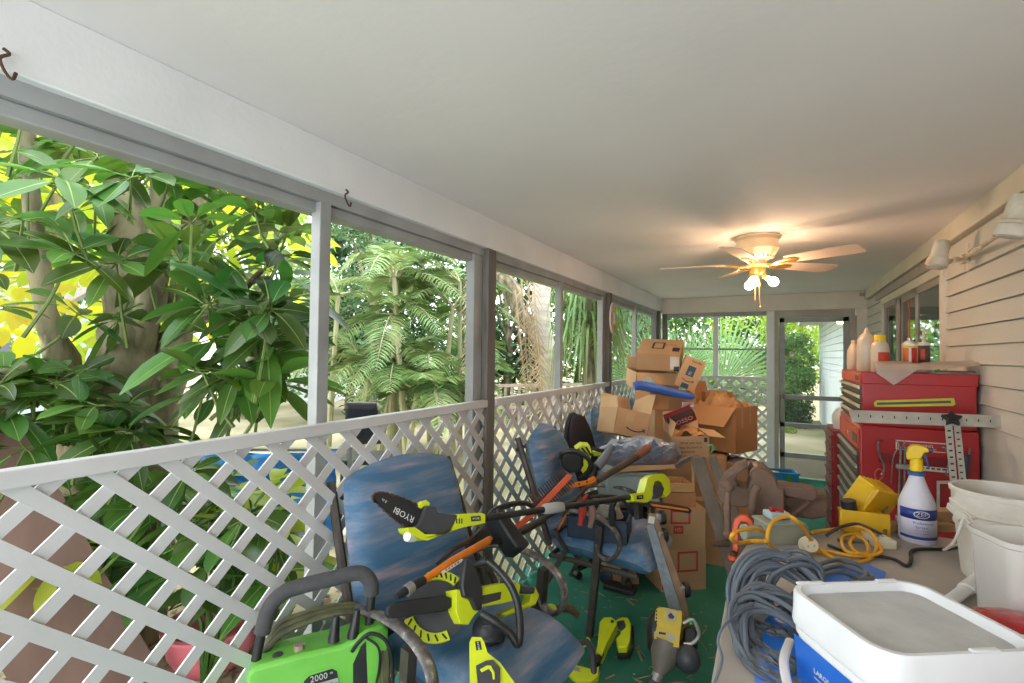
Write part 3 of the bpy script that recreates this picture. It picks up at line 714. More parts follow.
# ---- twin flood lamp on the house wall
M_flood = mat('chalky_white_paint', (216,206,190), .7, c2=(192,178,156), scale=14, con=.4, bump=.3, bscale=40, c3=(160,130,96))
M_lamp = mat('flood_lamp_glass', (206,200,192), .25, c2=(160,152,146), scale=20)
mp_ = px(967, 258, XR-.012)
T = thing('flood_light', 'twin-headed white flood light with weathered swivel heads on the siding', 'wall lamp', mp_)
b = B().box((0,0,0), (.012,.05,.15)).box((-.014,0,-.005), (.025,.05,.05)); obj('mounting_plate', b, M_flood, T, world=False, bevel=.004)
def flood(hp, big, lens):
    hp = V(hp)-mp_
    b = B().tube([(-.02,0,-.005), V((-.02,0,-.005)).lerp(hp, .5)+V((-.01,0,-.01)), hp*.93], .010, 8).tube([hp*.25+V((-.01,0,-.005)), hp*.4+V((-.01,0,-.008))], .015, 8); obj('lamp_arm', b, M_flood, T)
    d = V(lens).normalized(); X = M.Translation(hp) @ V((0,0,-1)).rotation_difference(d).to_matrix().to_4x4(); k = big
    b = B().lathe([(0,.115*k), (.036*k,.115*k), (.042*k,.105*k), (.043*k,.016*k), (.049*k,.012*k), (.049*k,.004*k), (.046*k,.0), (.054*k,-.006*k), (.056*k,-.05*k), (.052*k,-.05*k), (.05*k,-.03*k), (0,-.03*k)], 26, X, caps=False)
    h = obj('lamp_head', b, M_flood, T)
    b = B().lathe([(0,-.05*k), (.02*k,-.055*k), (.03*k,-.052*k), (.045*k,-.055*k), (.05*k,-.042*k), (.05*k,-.032*k)], 22, X, caps=False); obj('lamp_lens', b, M_lamp, h)
flood(px(938, 259, XR-.16), .86, (-.25,-.15,-1)); flood(px(1014, 224, XR-.13), .92, (-.25,.1,-1))
# eave lamp outside, lit
p = py(841, 322, 8.6)
T = thing('eave_light', 'small lit round lamp under the outside eave beyond the screen door', 'lamp', p)
b = B().lathe([(0,.048), (.06,.048), (.06,.03), (.04,.02), (0,.02)], 16, caps=False).tube([(0,0,.04), (0,0,2.418-p.z)], .012, 8); obj('lamp_base', b, M_white, T)
b = B().lathe([(0,.03), (.05,.03), (.058,.005), (.04,-.022), (0,-.028)], 16, caps=False); obj('lamp_glass', b, mat('lit_eave_glass', (255,226,160), .3, emit=9.), T)
# oval shell ornament on the second brown post
p = px(612.5, 318, DX+.05)
T = thing('wall_plaque', 'pale oval plaque hanging on the second brown post', 'plaque', p)
b = B().prism([(.085*cos(2*pi*k/28), .15*sin(2*pi*k/28)) for k in range(28)], -.006, .012, M(((0,0,1,0), (1,0,0,0), (0,1,0,0), (0,0,0,1)))); obj('plaque_board', b, mat('pale_wood_plaque', (204,180,162), .7, c2=(176,150,132), scale=9), T, bevel=.004)
b = B()
for k in range(5): b.tube([(.016,-.03+.012*k,-.06), (.016,-.03+.012*k,.05-.01*(k % 2))], .004, 5)
obj('ornament', b, mat('white_shell', (216,206,196), .5), T)
# ================================================================ tool chests by the house wall
M_red = mat('red_chest_enamel', (178,26,30), .38, c2=(160,20,26), scale=3, coat=.25)
M_redd = mat('dark_red_enamel', (136,18,24), .45, c2=(116,14,20), scale=4)
M_orange = mat('faded_orange_panel', (206,92,62), .5, c2=(188,70,50), scale=8)
M_chrome = mat('satin_steel', (196,194,186), .3, .85, c2=(170,168,160), scale=20)
M_drawer = mat('blue_gray_drawer_front', (104,112,136), .45, c2=(88,96,118), scale=5)
M_ddark = mat('dark_drawer_front', (92,78,74), .5, c2=(70,56,54), scale=7)
M_alu = mat('scuffed_aluminium', (202,200,192), .42, .35, c2=(178,176,168), scale=14)
M_black = mat('black_rubber', (24,24,26), .55, c2=(36,36,38), scale=14)
A = V((.369, 3.29, 0)); ROT = radians(1.6)
def Lc(x, y, z): return A+Rz(ROT) @ V((x, y, 0))+V((0,0,z))
LX = M.Translation(A) @ M.Rotation(ROT, 4, 'Z')
W2, D2 = .80, .494                                         # width along the wall, depth
T = thing('tool_cabinet', 'tall red rolling tool cabinet with steel-edged drawers against the house wall', 'tool cabinet', A+V((0,0,FL)), (0,0,ROT))
zt = 1.20-FL
b = B().bb((0,0,.12), (D2,W2,zt)); obj('body', b, M_red, T, bevel=.006)
for x, y in ((.07,.07), (.07,W2-.07), (D2-.07,.07), (D2-.07,W2-.07)):
    b = B().lathe([(.02,-.015), (.055,-.015), (.06,-.008), (.06,.008), (.055,.015), (.02,.015)], 20, M.Translation((x,y,.06)) @ M.Rotation(pi/2, 4, 'X')); b.bb((x-.03,y-.03,.10), (x+.03,y+.03,.122)); obj('caster', b, M_black, T)
b = B().bb((-.008,.03,zt-.135), (.001,W2-.03,zt-.03)); f = obj('front_panel', b, M_orange, T, bevel=.002)
b = B().lathe([(0,-.006), (.014,-.006), (.014,.004), (0,.004)], 14, M.Translation((-.01,W2*.42,zt-.08)) @ M.Rotation(pi/2, 4, 'Y')); obj('lock', b, M_chrome, f)
b = B().bb((-.011,.06,zt-.11), (-.008,.2,zt-.06)); obj('badge', b, M_ddark, f)
z = zt-.145; hs = [.07,.07,.07,.07,.075,.14,.14,.16]
for i, h in enumerate(hs):
    b = B().bb((-.012,.03,z-h+.006), (.002,W2-.03,z-.004)); d = obj('drawer', b, M_drawer if h > .1 else M_ddark, T, bevel=.002)
    b = B().prism([(0,0), (-.010,.004), (-.012,.012), (-.009,.018), (0,.02)], .03, W2-.03, M(((1,0,0,-.012), (0,0,1,0), (0,1,0,z-.028), (0,0,0,1)))); obj('drawer_pull', b, M_chrome, d)
    z -= h
b = B().bb((.08,-.012,zt-.19), (D2-.08,-.001,zt-.14)); obj('handle_bracket', b, M_redd, T, bevel=.002)
b = B().bb((.14,-.02,zt-.10), (.36,-.0005,zt-.135)); 
M_labr = mat('red_warning_label', (190,50,50), .5); M_labw = mat('white_label', (222,218,210), .6, c2=(200,196,188), scale=20)
b = B(); X = LX @ M.Translation((.262,-.003,zt+FL-.09)) @ M.Rotation(pi/2, 4, 'X')
b = B().bb((.155,-.0025,zt-.115), (.37,-.0005,zt-.066)); b.m = 1; b.bb((.16,-.0032,zt-.111), (.365,-.0025,zt-.071)); b.m = 0
X = M.Translation((.262,-.0036,zt-.088)) @ M.Rotation(pi/2, 4, 'X')
b.text('WARNING', .02, X); b.text('KEEP DRAWERS CLOSED', .011, M.Translation((0,0,-.015)) @ X)
obj('warning_label', b, [M_labw, M_labr], T)
b = B().bb((.155,-.0025,zt-.215), (.37,-.0005,zt-.185)); b.m = 1
for k in range(9): b.bb((.17+.022*k,-.003,zt-.205), (.185+.022*k,-.0025,zt-.196))
obj('name_label', b, [M_labw, M_ddark], T)
# upper chest
T = thing('tool_chest', 'red top tool chest with lid, sitting on the red rolling cabinet', 'tool chest', Lc(.012,.0,1.20), (0,0,ROT))
zh = .285
b = B().bb((0,.02,0), (D2-.015,W2-.02,zh)); obj('body', b, M_red, T, bevel=.005)
b = B().bb((-.004,.016,zh-.06), (D2-.008,W2-.016,zh+.004)); lid = obj('lid', b, M_red, T, bevel=.004)
b = B().bb((-.008,.04,zh-.055), (-.003,W2-.04,zh-.008)); b.m = 1; b.bb((-.0095,.08,zh-.045), (-.008,.2,zh-.018)); obj('front_strip', b, [M_orange, M_ddark], lid)
z = zh-.066
for i in range(4):
    h = .052; b = B().bb((-.01,.03,z-h+.005), (.002,W2-.03,z-.003)); d = obj('drawer', b, M_ddark, T, bevel=.002)
    b = B().prism([(0,0), (-.009,.004), (-.011,.011), (-.008,.018), (0,.02)], .03, W2-.03, M(((1,0,0,-.01), (0,0,1,0), (0,1,0,z-.026), (0,0,0,1)))); obj('drawer_pull', b, mat('cream_drawer_pull', (214,206,178), .4, .3), d)
    z -= h
# third, darker cabinet beyond
T = thing('side_cabinet', 'narrow dark red drawer unit standing beyond the rolling cabinet', 'tool cabinet', Lc(-.035, W2+.06, FL), (0,0,ROT))
b = B().bb((0,0,0), (.5,.42,1.0)); obj('body', b, M_redd, T, bevel=.005)
for k in range(11):
    b = B().bb((-.01,.02,.03+.086*k), (.002,.40,.108+.086*k)); d = obj('drawer', b, M_redd, T, bevel=.003); b = B().bb((-.02,.04,.085+.086*k), (-.009,.38,.094+.086*k)); obj('drawer_pull', b, M_ddark, d)
p = Lc(.06, W2+.24, FL+1.0)
b = B().lathe([(0,0), (.075,0), (.085,.05), (.085,.10), (.06,.14), (.03,.155), (.03,.17), (0,.17)], 24, caps=False); tag(obj('jug', b, mat('chalk_white_plastic', (216,214,210), .5), loc=p), 'round white plastic jug on the dark red drawer unit', 'jug')
# yellow strip, T-square and hanging bits on the side of the chests
def side(u, v, off=.0):                                    # a point of the chest side facing the porch's near end
    n = Rz(ROT) @ V((0,-1,0)); q = ray(u, v); P0 = A+n*off; return EYE+q*((P0-EYE).dot(n)/q.dot(n))
def sidepl(off): return Plane(A+(Rz(ROT) @ V((0,-1,0)))*off, Rz(ROT) @ V((0,-1,0)), Rz(ROT) @ V((1,0,0)))
M_yel = mat('yellow_enamel', (206,196,60), .45, c2=(180,168,44), scale=10)
b = B(); b.slab([(874,403), (877,400.5), (954,398), (955.5,404), (953,406), (875,407)], sidepl(.012), .016); b.m = 1; b.slab([(877,402.6), (951,400.6), (951,403), (877,405)], sidepl(.0125), .004)
tag(obj('yellow_level', b, [M_yel, M_ddark], world=True), 'narrow yellow magnetic strip stuck to the upper chest side', 'level')
SQ = Plane(V((.6, 3.06, 1.25)), V((-.02,-.35,.6)).lerp(V((0,-1,.4)), .5), V((1,0,0)))
def sqp(off): return Plane(SQ.p+SQ.n*off, SQ.n, V((1,0,0)))
T = thing('drywall_square', 'silver T-shaped measuring square with black star knob leaning on the red chests', 'T-square', SQ.hit(960, 515))
b = B(); b.slab([(848.5,409.8), (1003,415.5), (1004,427.5), (852,422)], sqp(.0), .006)
b.m = 1
for k in range(12):
    u = 858+k*12.; v = 415.5+.040*(u-858); b.slab([(u,v-1), (u+1.2,v-1), (u+1.2,v+1.6), (u,v+1.6)], sqp(.0005), .001)
obj('cross_bar', b, [M_alu, M_black], T, world=True, bevel=.0008)
b = B()
b.slab([(944,416), (951.5,416), (960.5,517), (953.5,517)], sqp(.012), .006); b.slab([(953,416), (959.5,416), (970,515), (963,516)], sqp(.012), .006); b.slab([(944,415), (959.5,415), (960,424), (945,424)], sqp(.0115), .006)
b.slab([(954,506), (969,505), (970,516), (954,517)], sqp(.0115), .006)
b.m = 1
for k in range(13):
    v = 430+k*6.6; s = (v-416)*.094
    b.slab([(946+s,v), (949.5+s,v), (949.5+s,v+1.6), (946+s,v+1.6)], sqp(.0125), .001); b.slab([(955+s,v+2), (958+s,v+2), (958+s,v+3.4), (955+s,v+3.4)], sqp(.0125), .001)
obj('ruler_leg', b, [M_alu, M_black], T, world=True)
pl = sqp(.026); c = pl.X.inverted() @ pl.hit(952, 418.5); b = B()
b.prism([((.042 if k % 2 == 0 else .022)*cos(2*pi*k/10+.3)+c.x, (.042 if k % 2 == 0 else .022)*sin(2*pi*k/10+.3)+c.y) for k in range(10)], -.012, .012, pl.X); obj('star_knob', b, M_black, T, world=True, bevel=.004)
def hang(name, P, r, m, lab, cat='hook', off=.03, grp=None):
    b = B(); b.tube(spline([side(u, v, o) for u, v, o in P], 5), r, 7)
    return tag(obj(name, b, m, world=True), lab, cat, grp)
M_steel = mat('gray_steel_rod', (150,150,146), .35, .7, c2=(110,108,104), scale=30)
hang('long_hook', [(882,441,.004), (879,441,.03), (878,447,.03), (880,456,.03), (883,463,.03), (884,470,.03), (881,475,.03)], .005, M_steel, 'gray S-shaped rod hanging left on the red cabinet side')
hang('bent_wire', [(896,440,.02), (899,446,.03), (894,455,.03), (892,468,.03), (891,483,.03)], .003, M_steel, 'thin bent wire hanging beside the chain on the red cabinet side', 'wire')
hang('wire_loop', [(942,447,.02), (948,450,.03), (949,460,.03), (946,474,.03), (950,474,.03), (949.5,462,.03), (946,449,.03)], .003, M_steel, 'thin wire loop hanging just left of the T-square leg', 'wire')
T = thing('chain_puller', 'steel rod clamp hanging in the middle of the red cabinet side', 'clamp', side(901, 470, .03))
b = B(); b.tube([side(901,447,.03), side(900,470,.03), side(898,520,.03)], .006, 8); obj('rod', b, M_steel, T, world=True)
b = B(); b.tube([side(905,447,.035), side(904.5,480,.035), side(903,500,.03)], .005, 8); b.tube(spline([side(897,441,.02), side(901,450,.03), side(905,441,.02)], 4), .004, 6); obj('second_rod', b, M_steel, T, world=True)
b = B(); b.box(side(902,467,.035), (.05,.02,.022)).box(side(897.5,518,.03), (.02,.02,.03)); obj('clamp_block', b, M_chrome, T, world=True, bevel=.004)
b = B(); q = sidepl(.03)
b.slab([(937,481), (952,481), (952,484), (940,484), (940,508), (952,508), (952,511), (937,511)], q, .012)
tag(obj('square_bracket', b, M_alu, world=True, bevel=.002), 'gray metal U-shaped bracket hanging low behind the T-square', 'bracket')
b = B(); b.slab([(966,455), (971,455), (967,490), (961,490)], sidepl(.03), .02)
T = thing('pry_tool', 'dark flat-handled tool hanging right of the T-square', 'tool', side(967,470,.03)); obj('handle', b, mat('dark_blue_gray_grip', (52,62,74), .5), T, world=True, bevel=.004)
b = B(); b.tube([side(969,455,.02), side(970,448,.02)], .004, 6); obj('hanging_loop', b, M_steel, T, world=True)
b = B(); b.tube(spline([side(876,479,.03), side(875,473,.035), side(879,469,.035), (side(883,472,.035)), side(882,478,.035), side(877,482,.03)], 4), .004, 6)
tag(obj('wire_ring', b, mat('pink_red_cable', (196,84,80), .5), world=True), 'small pink-red wire ring hanging behind the yellow work lamp', 'ring')
# ---- things on the upper chest
ztop = 1.20+zh+.0045
def bottle(name, prof, c, m, lab, cat, capm=None, capprof=None, extra=None, grp=None, capname='cap'):
    T = thing(name, lab, cat, c, group=grp or 'bottles and cans on the red chest'); b = B().lathe(prof, 24, caps=False); obj('body', b, m, T)
    if capprof: b = B().lathe(capprof, 18, caps=False); obj(capname, b, capm, T)
    if extra: extra(T)
    return T
M_clr = mat('dusty_translucent_plastic', (206,186,164), .35, c2=(180,150,124), scale=5, c3=(222,210,196))
M_mlk = mat('milky_bottle_plastic', (204,190,172), .35, c2=(172,148,122), scale=5)
def ontop(u, v, y): q = py(u, v, y); q.z = ztop; return q
h = .155
bottle('plastic_bottle', [(0,0), (.034,0), (.038,.006), (.038,.10), (.036,.125), (.026,.15), (.016,.165), (.014,.172)], Lc(.048,.56,ztop), M_clr, 'slim dusty bottle, leftmost on the red chest', 'bottle', M_clr, [(0,.19), (.015,.19), (.015,.17), (0,.17)])
bottle('plastic_bottle', [(0,0), (.046,0), (.05,.008), (.05,.15), (.047,.18), (.034,.205), (.018,.222), (.014,.228)], Lc(.065,.22,ztop), M_mlk, 'tallest milky bottle of amber liquid on the red chest', 'bottle', M_mlk, [(0,.252), (.008,.25), (.013,.238), (.016,.226), (0,.226)])
def yl(T):
    b = B().surf(lambda u, v: V((.0445*cos(-1.9+u*1.5), .0445*sin(-1.9+u*1.5), .05+v*.06)), 10, 2); obj('red_label', b, mat('red_paper_label', (186,66,44), .6), T, solid=.0006)
bottle('plastic_bottle', [(0,0), (.04,0), (.044,.006), (.044,.125), (.04,.15), (.028,.17), (.024,.175)], Lc(.115,.15,ztop), M_mlk, 'white bottle with yellow screw cap on the red chest', 'bottle', mat('yellow_cap', (236,194,20), .4), [(0,.207), (.026,.207), (.028,.20), (.028,.172), (0,.172)], yl)
def can_lab(T):
    for a0, m in ((-2.75, mat('orange_can_label', (226,120,40), .45)), (-1.5, mat('red_can_label', (190,48,36), .45))):
        b = B().surf(lambda u, v: V((.0355*cos(a0+u*.9), .0355*sin(a0+u*.9), .05+v*.085)), 8, 1); obj('can_label', b, m, T, solid=.0006)
    b = B().surf(lambda u, v: V((.0356*cos(2*pi*u), .0356*sin(2*pi*u), .138+v*.010)), 24, 1, True); obj('can_band', b, M_yel, T, solid=.0006)
    b = B().tube([(0,0,.185), (0,0,.21), (.0,0,.40)], [.006,.004,.0025], 8); obj('spray_straw', b, mat('red_plastic', (170,24,30), .4), T)
bottle('spray_can', [(0,0), (.034,0), (.035,.004), (.035,.155), (.033,.16), (.02,.172), (.012,.176)], Lc(.262,.22,ztop), M_labw, 'red and white spray can with long thin straw on the red chest', 'spray can', M_chrome, [(0,.192), (.011,.192), (.012,.175), (0,.175)], can_lab, capname='valve')
def tube_lab(T):
    b = B().surf(lambda u, v: V((.0275*cos(2*pi*u), .0275*sin(2*pi*u), .05+v*.10)), 20, 1, True); obj('tube_label', b, M_ddark, T, solid=.0006)
    b = B().surf(lambda u, v: V((.0282*cos(-2.4+u*.8), .0282*sin(-2.4+u*.8), .07+v*.06)), 6, 1); obj('label_stripe', b, M_orange, T, solid=.0004)
bottle('sealant_cartridge', [(0,0), (.026,0), (.027,.004), (.027,.165), (.024,.168), (.01,.17)], Lc(.335,.26,ztop), M_labw, 'dark sealant cartridge with tapered nozzle beside the spray can', 'cartridge', M_mlk, [(0,.255), (.004,.255), (.009,.18), (.01,.168), (0,.168)], tube_lab, capname='nozzle')
# limp clear plastic sheet draped over the edge
def sheet(u, v):
    x = .07+.43*u; y = -.03+.26*v; z = ztop+.006+.018+.018*noise.noise(V((u*4, v*4, 3)))+.05*max(0, u-.6)*(1-v*.5)+.03*sin(v*3)
    d = max(0, .02-y)
    if v < .16:
        k = (.16-v)/.16; a = max(0, 1-abs(u-.17)/.24)
        y = -.022-.012*a*k; z = ztop+.02+.06*max(0, u-.55)-(.085*a)*k
    return Lc(x, y, z)
b = B().surf(sheet, 30, 22)
M_sheet = mat('cloudy_plastic_sheet', (206,190,178), .3, c2=(190,170,158), scale=7, alpha=.72)
tag(obj('plastic_sheet', b, M_sheet, world=True, ang=70), 'crumpled cloudy plastic sheet draped over the red chest top', 'plastic sheet')
b = B(); b.bb((.33,.02,ztop), (.50,.045,ztop+.008)).bb((.30,.06,ztop), (.48,.08,ztop+.014)); b.X = None
b2 = B().bb((.36,.005,0), (.49,.03,.008)); b2.m = 1; b2.bb((.30,.035,0), (.47,.055,.013))
bb3 = B(); bb3.X = LX @ M.Translation((0,0,ztop)); bb3.bb((.30,.004,0), (.485,.026,.007)); tag(obj('metal_file', bb3, M_steel, world=True, bevel=.001), 'dark flat file lying along the near edge of the red chest', 'file')
bb3 = B(); bb3.X = LX @ M.Translation((0,0,ztop)); bb3.bb((.33,.034,0), (.49,.052,.016)); tag(obj('wood_stick', bb3, mat('brown_stick', (120,86,66), .7), world=True, bevel=.002), 'short brown stick on the red chest behind the file', 'stick')

# ================================================================ the workbench
TZ = .90
M_top = mat('worn_gray_laminate', (170,162,154), .55, c2=(150,142,134), scale=3.5, con=.7, c3=(134,112,92), bump=.15, bscale=30)
M_edge = mat('pale_bench_edge', (196,190,182), .6)
M_wood = mat('raw_lumber', (186,150,112), .75, c2=(160,124,90), scale=5, stretch=(.6,6,6))
T = thing('workbench', 'long gray-topped workbench along the house wall', 'workbench', (.36, .9, FL))
TL = -.145
b = B(); pol = [(TL+.045,-.5), (TL+.03,.4), (TL+.0,1.75), (TL+.03,1.96), (TL+.09,2.05), (.30,2.42), (.86,2.42), (.86,-.5)]
b.prism(pol, TZ-.035, TZ); obj('bench_top', b, M_top, T, world=True, bevel=.006)
b = B().bb((TL+.10,-.4,TZ-.13), (TL+.125,1.9,TZ-.035)).bb((.8,-.4,TZ-.13), (.825,2.3,TZ-.035)).bb((TL+.1,1.9,TZ-.13), (.825,1.925,TZ-.035)); obj('apron', b, M_edge, T, world=True)
for x, y in ((TL+.15,1.85), (.78,2.25), (TL+.15,-.35), (.78,-.35)):
    b = B().bb((x-.04,y-.04,FL), (x+.04,y+.04,TZ-.035)); obj('leg', b, M_wood, T, world=True, bevel=.003)
b = B().bb((TL+.12,-.38,.30), (.8,1.9,.325)); obj('lower_shelf', b, M_wood, T, world=True)
# ---- vise at the far corner
M_vise = mat('rust_brown_cast_iron', (124,98,82), .72, .15, c2=(98,74,62), scale=14, con=.7, bump=.5, bscale=50, c3=(150,124,108))
M_jaw = mat('worn_jaw_steel', (150,124,108), .5, .5, c2=(112,90,78), scale=20)
VT = 2.03
VP_ = Plane(pt(760, 500, VT), V((.10,-1,.0)))
T = thing('bench_vise', 'big rust-brown bench vise at the far corner of the workbench', 'vise', pt(775, 535, VT))
def vs_(pix, th, off, nm, m=M_vise, bv=.006, par=None): b = B(); b.slab(pix, VP_, th, off); return obj(nm, b, m, par or T, world=True, bevel=bv)
vs_([(718.5,489), (724,478), (736,469), (748,463), (747,468), (738,474), (735.5,480), (738,486), (744,488), (750,487), (751,504), (745,507), (728,505), (719,501)], .13, -.01, 'moving_jaw')
vs_([(747,490), (751,478), (749,473), (757,466.5), (765,468), (775,477), (777,486), (784,488), (784,524), (776,529), (752,529), (750,505)], .14, -.02, 'fixed_jaw')
vs_([(735.5,472.5), (746.5,463.5), (747,467.5), (738,475)], .11, .0, 'jaw_plate', M_jaw, .002); vs_([(749.5,471), (753,466), (760.5,467.5), (757.5,477), (752,479.5)], .11, .0, 'jaw_plate', M_jaw, .002)
vs_([(777,484.5), (817,490), (817,499), (812,502), (777,494)], .09, .0, 'slide_bar', M_vise, .005)
vs_([(784,500), (832,499), (832,522), (815,525), (790,521), (784,517)], .12, .06, 'anvil_body', M_vise, .01)
vs_([(752,525), (790,520), (800,532), (798,537), (752,537)], .17, .0, 'base', M_vise, .008)
b = B(); b.tube([pt(727,484,VT-.04), pt(727,489,VT-.04)], .028, 12); b.tube([pt(728,487,VT-.05), pt(727,510,VT-.06), pt(728,533,VT-.06)], .013, 10).sphere(pt(728,487,VT-.05), .022, 10, 8).sphere(pt(728,534,VT-.06), .02, 10, 8); obj('screw_handle', b, M_vise, T, world=True)
b = B(); b.tube([pt(757,487,VT-.05), pt(753,495,VT-.06), pt(752,510,VT-.06), pt(753,522,VT-.05)], [.015,.016,.015,.014], 10); obj('lock_lever', b, M_vise, T, world=True)
b = B(); b.tube([pt(788,518,VT-.02), pt(808,502,VT-.02)], .012, 8); obj('brace', b, M_vise, T, world=True)
# ---- orange clamp on the bench edge
M_org = mat('orange_enamel', (226,90,36), .4, c2=(204,70,26), scale=10)
T = thing('c_clamp', 'bright orange C-clamp on the far left edge of the workbench', 'clamp', pt(742, 545, 1.88))
pl = Plane(pt(742, 540, 1.9), V((.0,-1,.1)))
b = B(); b.slab([(733,560), (732,530), (734,520), (740,515), (747,515.5), (752,520), (754.5,526), (750,527.5), (746.5,522.5), (741,522), (738.5,527), (738.5,549), (737,560)], pl, .03); obj('frame', b, M_org, T, world=True, bevel=.004)
b = B(); b.tube([pt(734,552,1.885), pt(732.5,562,1.885)], .014, 10).tube([pt(728,543,1.87), pt(712,545,1.86)], [.016,.007], 8); obj('screw', b, M_rust, T, world=True)
b = B(); b.lathe([(0,0), (.018,0), (.018,.014), (0,.014)], 14, M.Translation(pt(733,559,1.885))); obj('swivel_pad', b, M_org, T, world=True)
# ---- gray junction box, connector, yellow cord
def onb(u, v, h=0): q = pz(u, v, TZ+h); return q
def boxq(b, o, ax, ay, w, d, h): 
    ax = V(ax).normalized(); ay = V(ay).normalized(); o = V(o)
    p = [o, o+ax*w, o+ax*w+ay*d, o+ay*d]; b.hexa(p, [q+V((0,0,h)) for q in p]); return b
M_gbox = mat('gray_green_junction_box', (150,152,136), .5, c2=(132,134,118), scale=9)
M_lgray = mat('light_blue_gray_metal', (176,190,196), .45, c2=(156,170,176), scale=9)
o = onb(768.5, 546); e = onb(804, 545)
T = thing('switch_box', 'gray-green electrical switch box with red lever on the workbench', 'switch box', o)
ax = (e-o).normalized(); ay = V((-ax.y, ax.x, 0)); w_ = (e-o).length
b = B(); boxq(b, o, ax, ay, w_, .09, .068); obj('box_body', b, M_gbox, T, world=True, bevel=.004)
b = B(); boxq(b, o-ax*.006-ay*.006+V((0,0,.068)), ax, ay, w_+.012, .102, .010); obj('box_lid', b, M_gbox, T, world=True, bevel=.003)
b = B(); boxq(b, o+ax*.03+ay*.03+V((0,0,.078)), ax, ay, .075, .055, .026); obj('switch_plate', b, M_lgray, T, world=True, bevel=.006)
b = B(); s = o+ax*.05+ay*.05+V((0,0,.104)); b.tube([s, s+V((0,0,.008))+ax*.01, s+ax*.032-ay*.015+V((0,0,.006))], .006, 8).sphere(s-ax*.005+V((0,0,.008)), .009, 10, 8); obj('lever', b, mat('red_plastic', (200,40,34), .4), T, world=True)
b = B(); q = o+V((0,0,.034))-ax*.005+ay*.045; b.tube([q, q-ax*.05], [.024,.022], 14).tube([q-ax*.05, q-ax*.062], [.027,.027], 14); obj('cable_gland', b, M_gbox, T, world=True)
b = B(); q = o+ax*w_+V((0,0,.034))+ay*.045; b.tube([q, q+ax*.04], [.024,.021], 14); obj('conduit_end', b, M_gbox, T, world=True)
M_cordy = mat('yellow_cord_sheath', (226,164,24), .45, c2=(206,144,18), scale=18)
def cord(name, P, r, m, lab, cat='cord', par=None, k=7):
    b = B(); b.tube(spline(P, k), r, 8); o = obj(name, b, m, par, world=True); return tag(o, lab, cat, 'cords and cables on the workbench') if par is None else o
R_ = .0062
P = [onb(768,536,.05), onb(758,529,.10), onb(738,531,.12), onb(731,538,.10), onb(738,543,.06), onb(752,541,.05), onb(765,541,.09)]
cord('extension_cord', P+[], R_, M_cordy, 'short yellow cord looping from switch box round the orange clamp')
P = [onb(776,549,.012), onb(769,544,.075), onb(768,532,.115), onb(774,521,.14), onb(788,516,.15), onb(799,523,.13), onb(809,537,.06), onb(822,551,.012), onb(840,561,.008), onb(862,562,.008), onb(875,553,.01), onb(876,540,.03), onb(866,529,.05), onb(850,526,.05), onb(835,529,.03), onb(820,531,.02), onb(812,532,.03)]
cord('extension_cord', P, R_, M_cordy, 'long yellow extension cord looping high over the gray switch box')
P = [onb(803,554,.008), onb(825,551,.008), onb(855,556,.008), onb(880,553,.02), onb(878,543,.02), onb(866,535,.02), onb(852,534,.02), onb(842,538,.02), onb(845,550,.02), onb(858,554,.015), onb(868,552,.02), onb(866,542,.03), onb(856,536,.03), onb(850,543,.02), onb(856,552,.02), onb(866,555,.015)]
cord('extension_cord', P, R_*.9, M_cordy, 'yellow cord coiled in a small heap before the yellow work lamp')
M_cordb = mat('dark_brown_cord', (52,42,36), .55, c2=(70,58,48), scale=20)
cord('power_cord', [onb(826,536,.02), onb(838,528,.05), onb(856,524,.06), onb(872,530,.05), onb(886,537,.02), onb(893,543,.01)], .006, M_cordb, 'dark brown cord arching behind the yellow coil')
cord('power_cord', [onb(828,545,.008), onb(850,553,.008), onb(870,556,.008), onb(884,557,.008), onb(896,560,.008), onb(907,566,.006), onb(911,560,.006), onb(911,552,.006), onb(920,549,.006), onb(945,549,.006), onb(963,545,.006), onb(990,538,.006)], .0055, M_black, 'black cord trailing across the bench from white outlet to the pail')
b = B(); q = onb(808, 553); X = M.Translation(q+V((0,0,.028))) @ rot3(.35,1.1,.2).to_4x4()
b.lathe([(0,-.02), (.02,-.02), (.027,-.012), (.028,.012), (.025,.02), (0,.02)], 18, X); b.m = 1
for k in range(3): b.box(X @ V((.012*cos(2.1*k), .012*sin(2.1*k), .0205)), (.004,.008,.003), X.to_3x3())
tag(obj('plug_connector', b, [mat('ivory_plastic', (222,212,186), .45), M_brass], world=True), 'round ivory plug connector lying by the yellow cord', 'plug')
o = onb(877, 549); T = thing('outlet_box', 'ivory handy outlet box with dark slots on the workbench', 'outlet', o)
e = onb(896, 550); ax = (e-o).normalized(); ay = V((-ax.y, ax.x, 0)); b = B(); boxq(b, o, ax, ay, .065, .10, .03); obj('box_body', b, mat('ivory_plastic', (222,212,186), .45), T, world=True, bevel=.003)
b = B(); boxq(b, o+ax*.01+ay*.02+V((0,0,.03)), ax, ay, .045, .06, .003); b.m = 1
for k in (0, 1): boxq(b, o+ax*.022+ay*(.03+.03*k)+V((0,0,.033)), ax, ay, .004, .010, .0006); boxq(b, o+ax*.036+ay*(.03+.03*k)+V((0,0,.033)), ax, ay, .004, .010, .0006)
obj('outlet_face', b, [mat('pale_ivory', (232,224,204), .4), M_black], T, world=True)
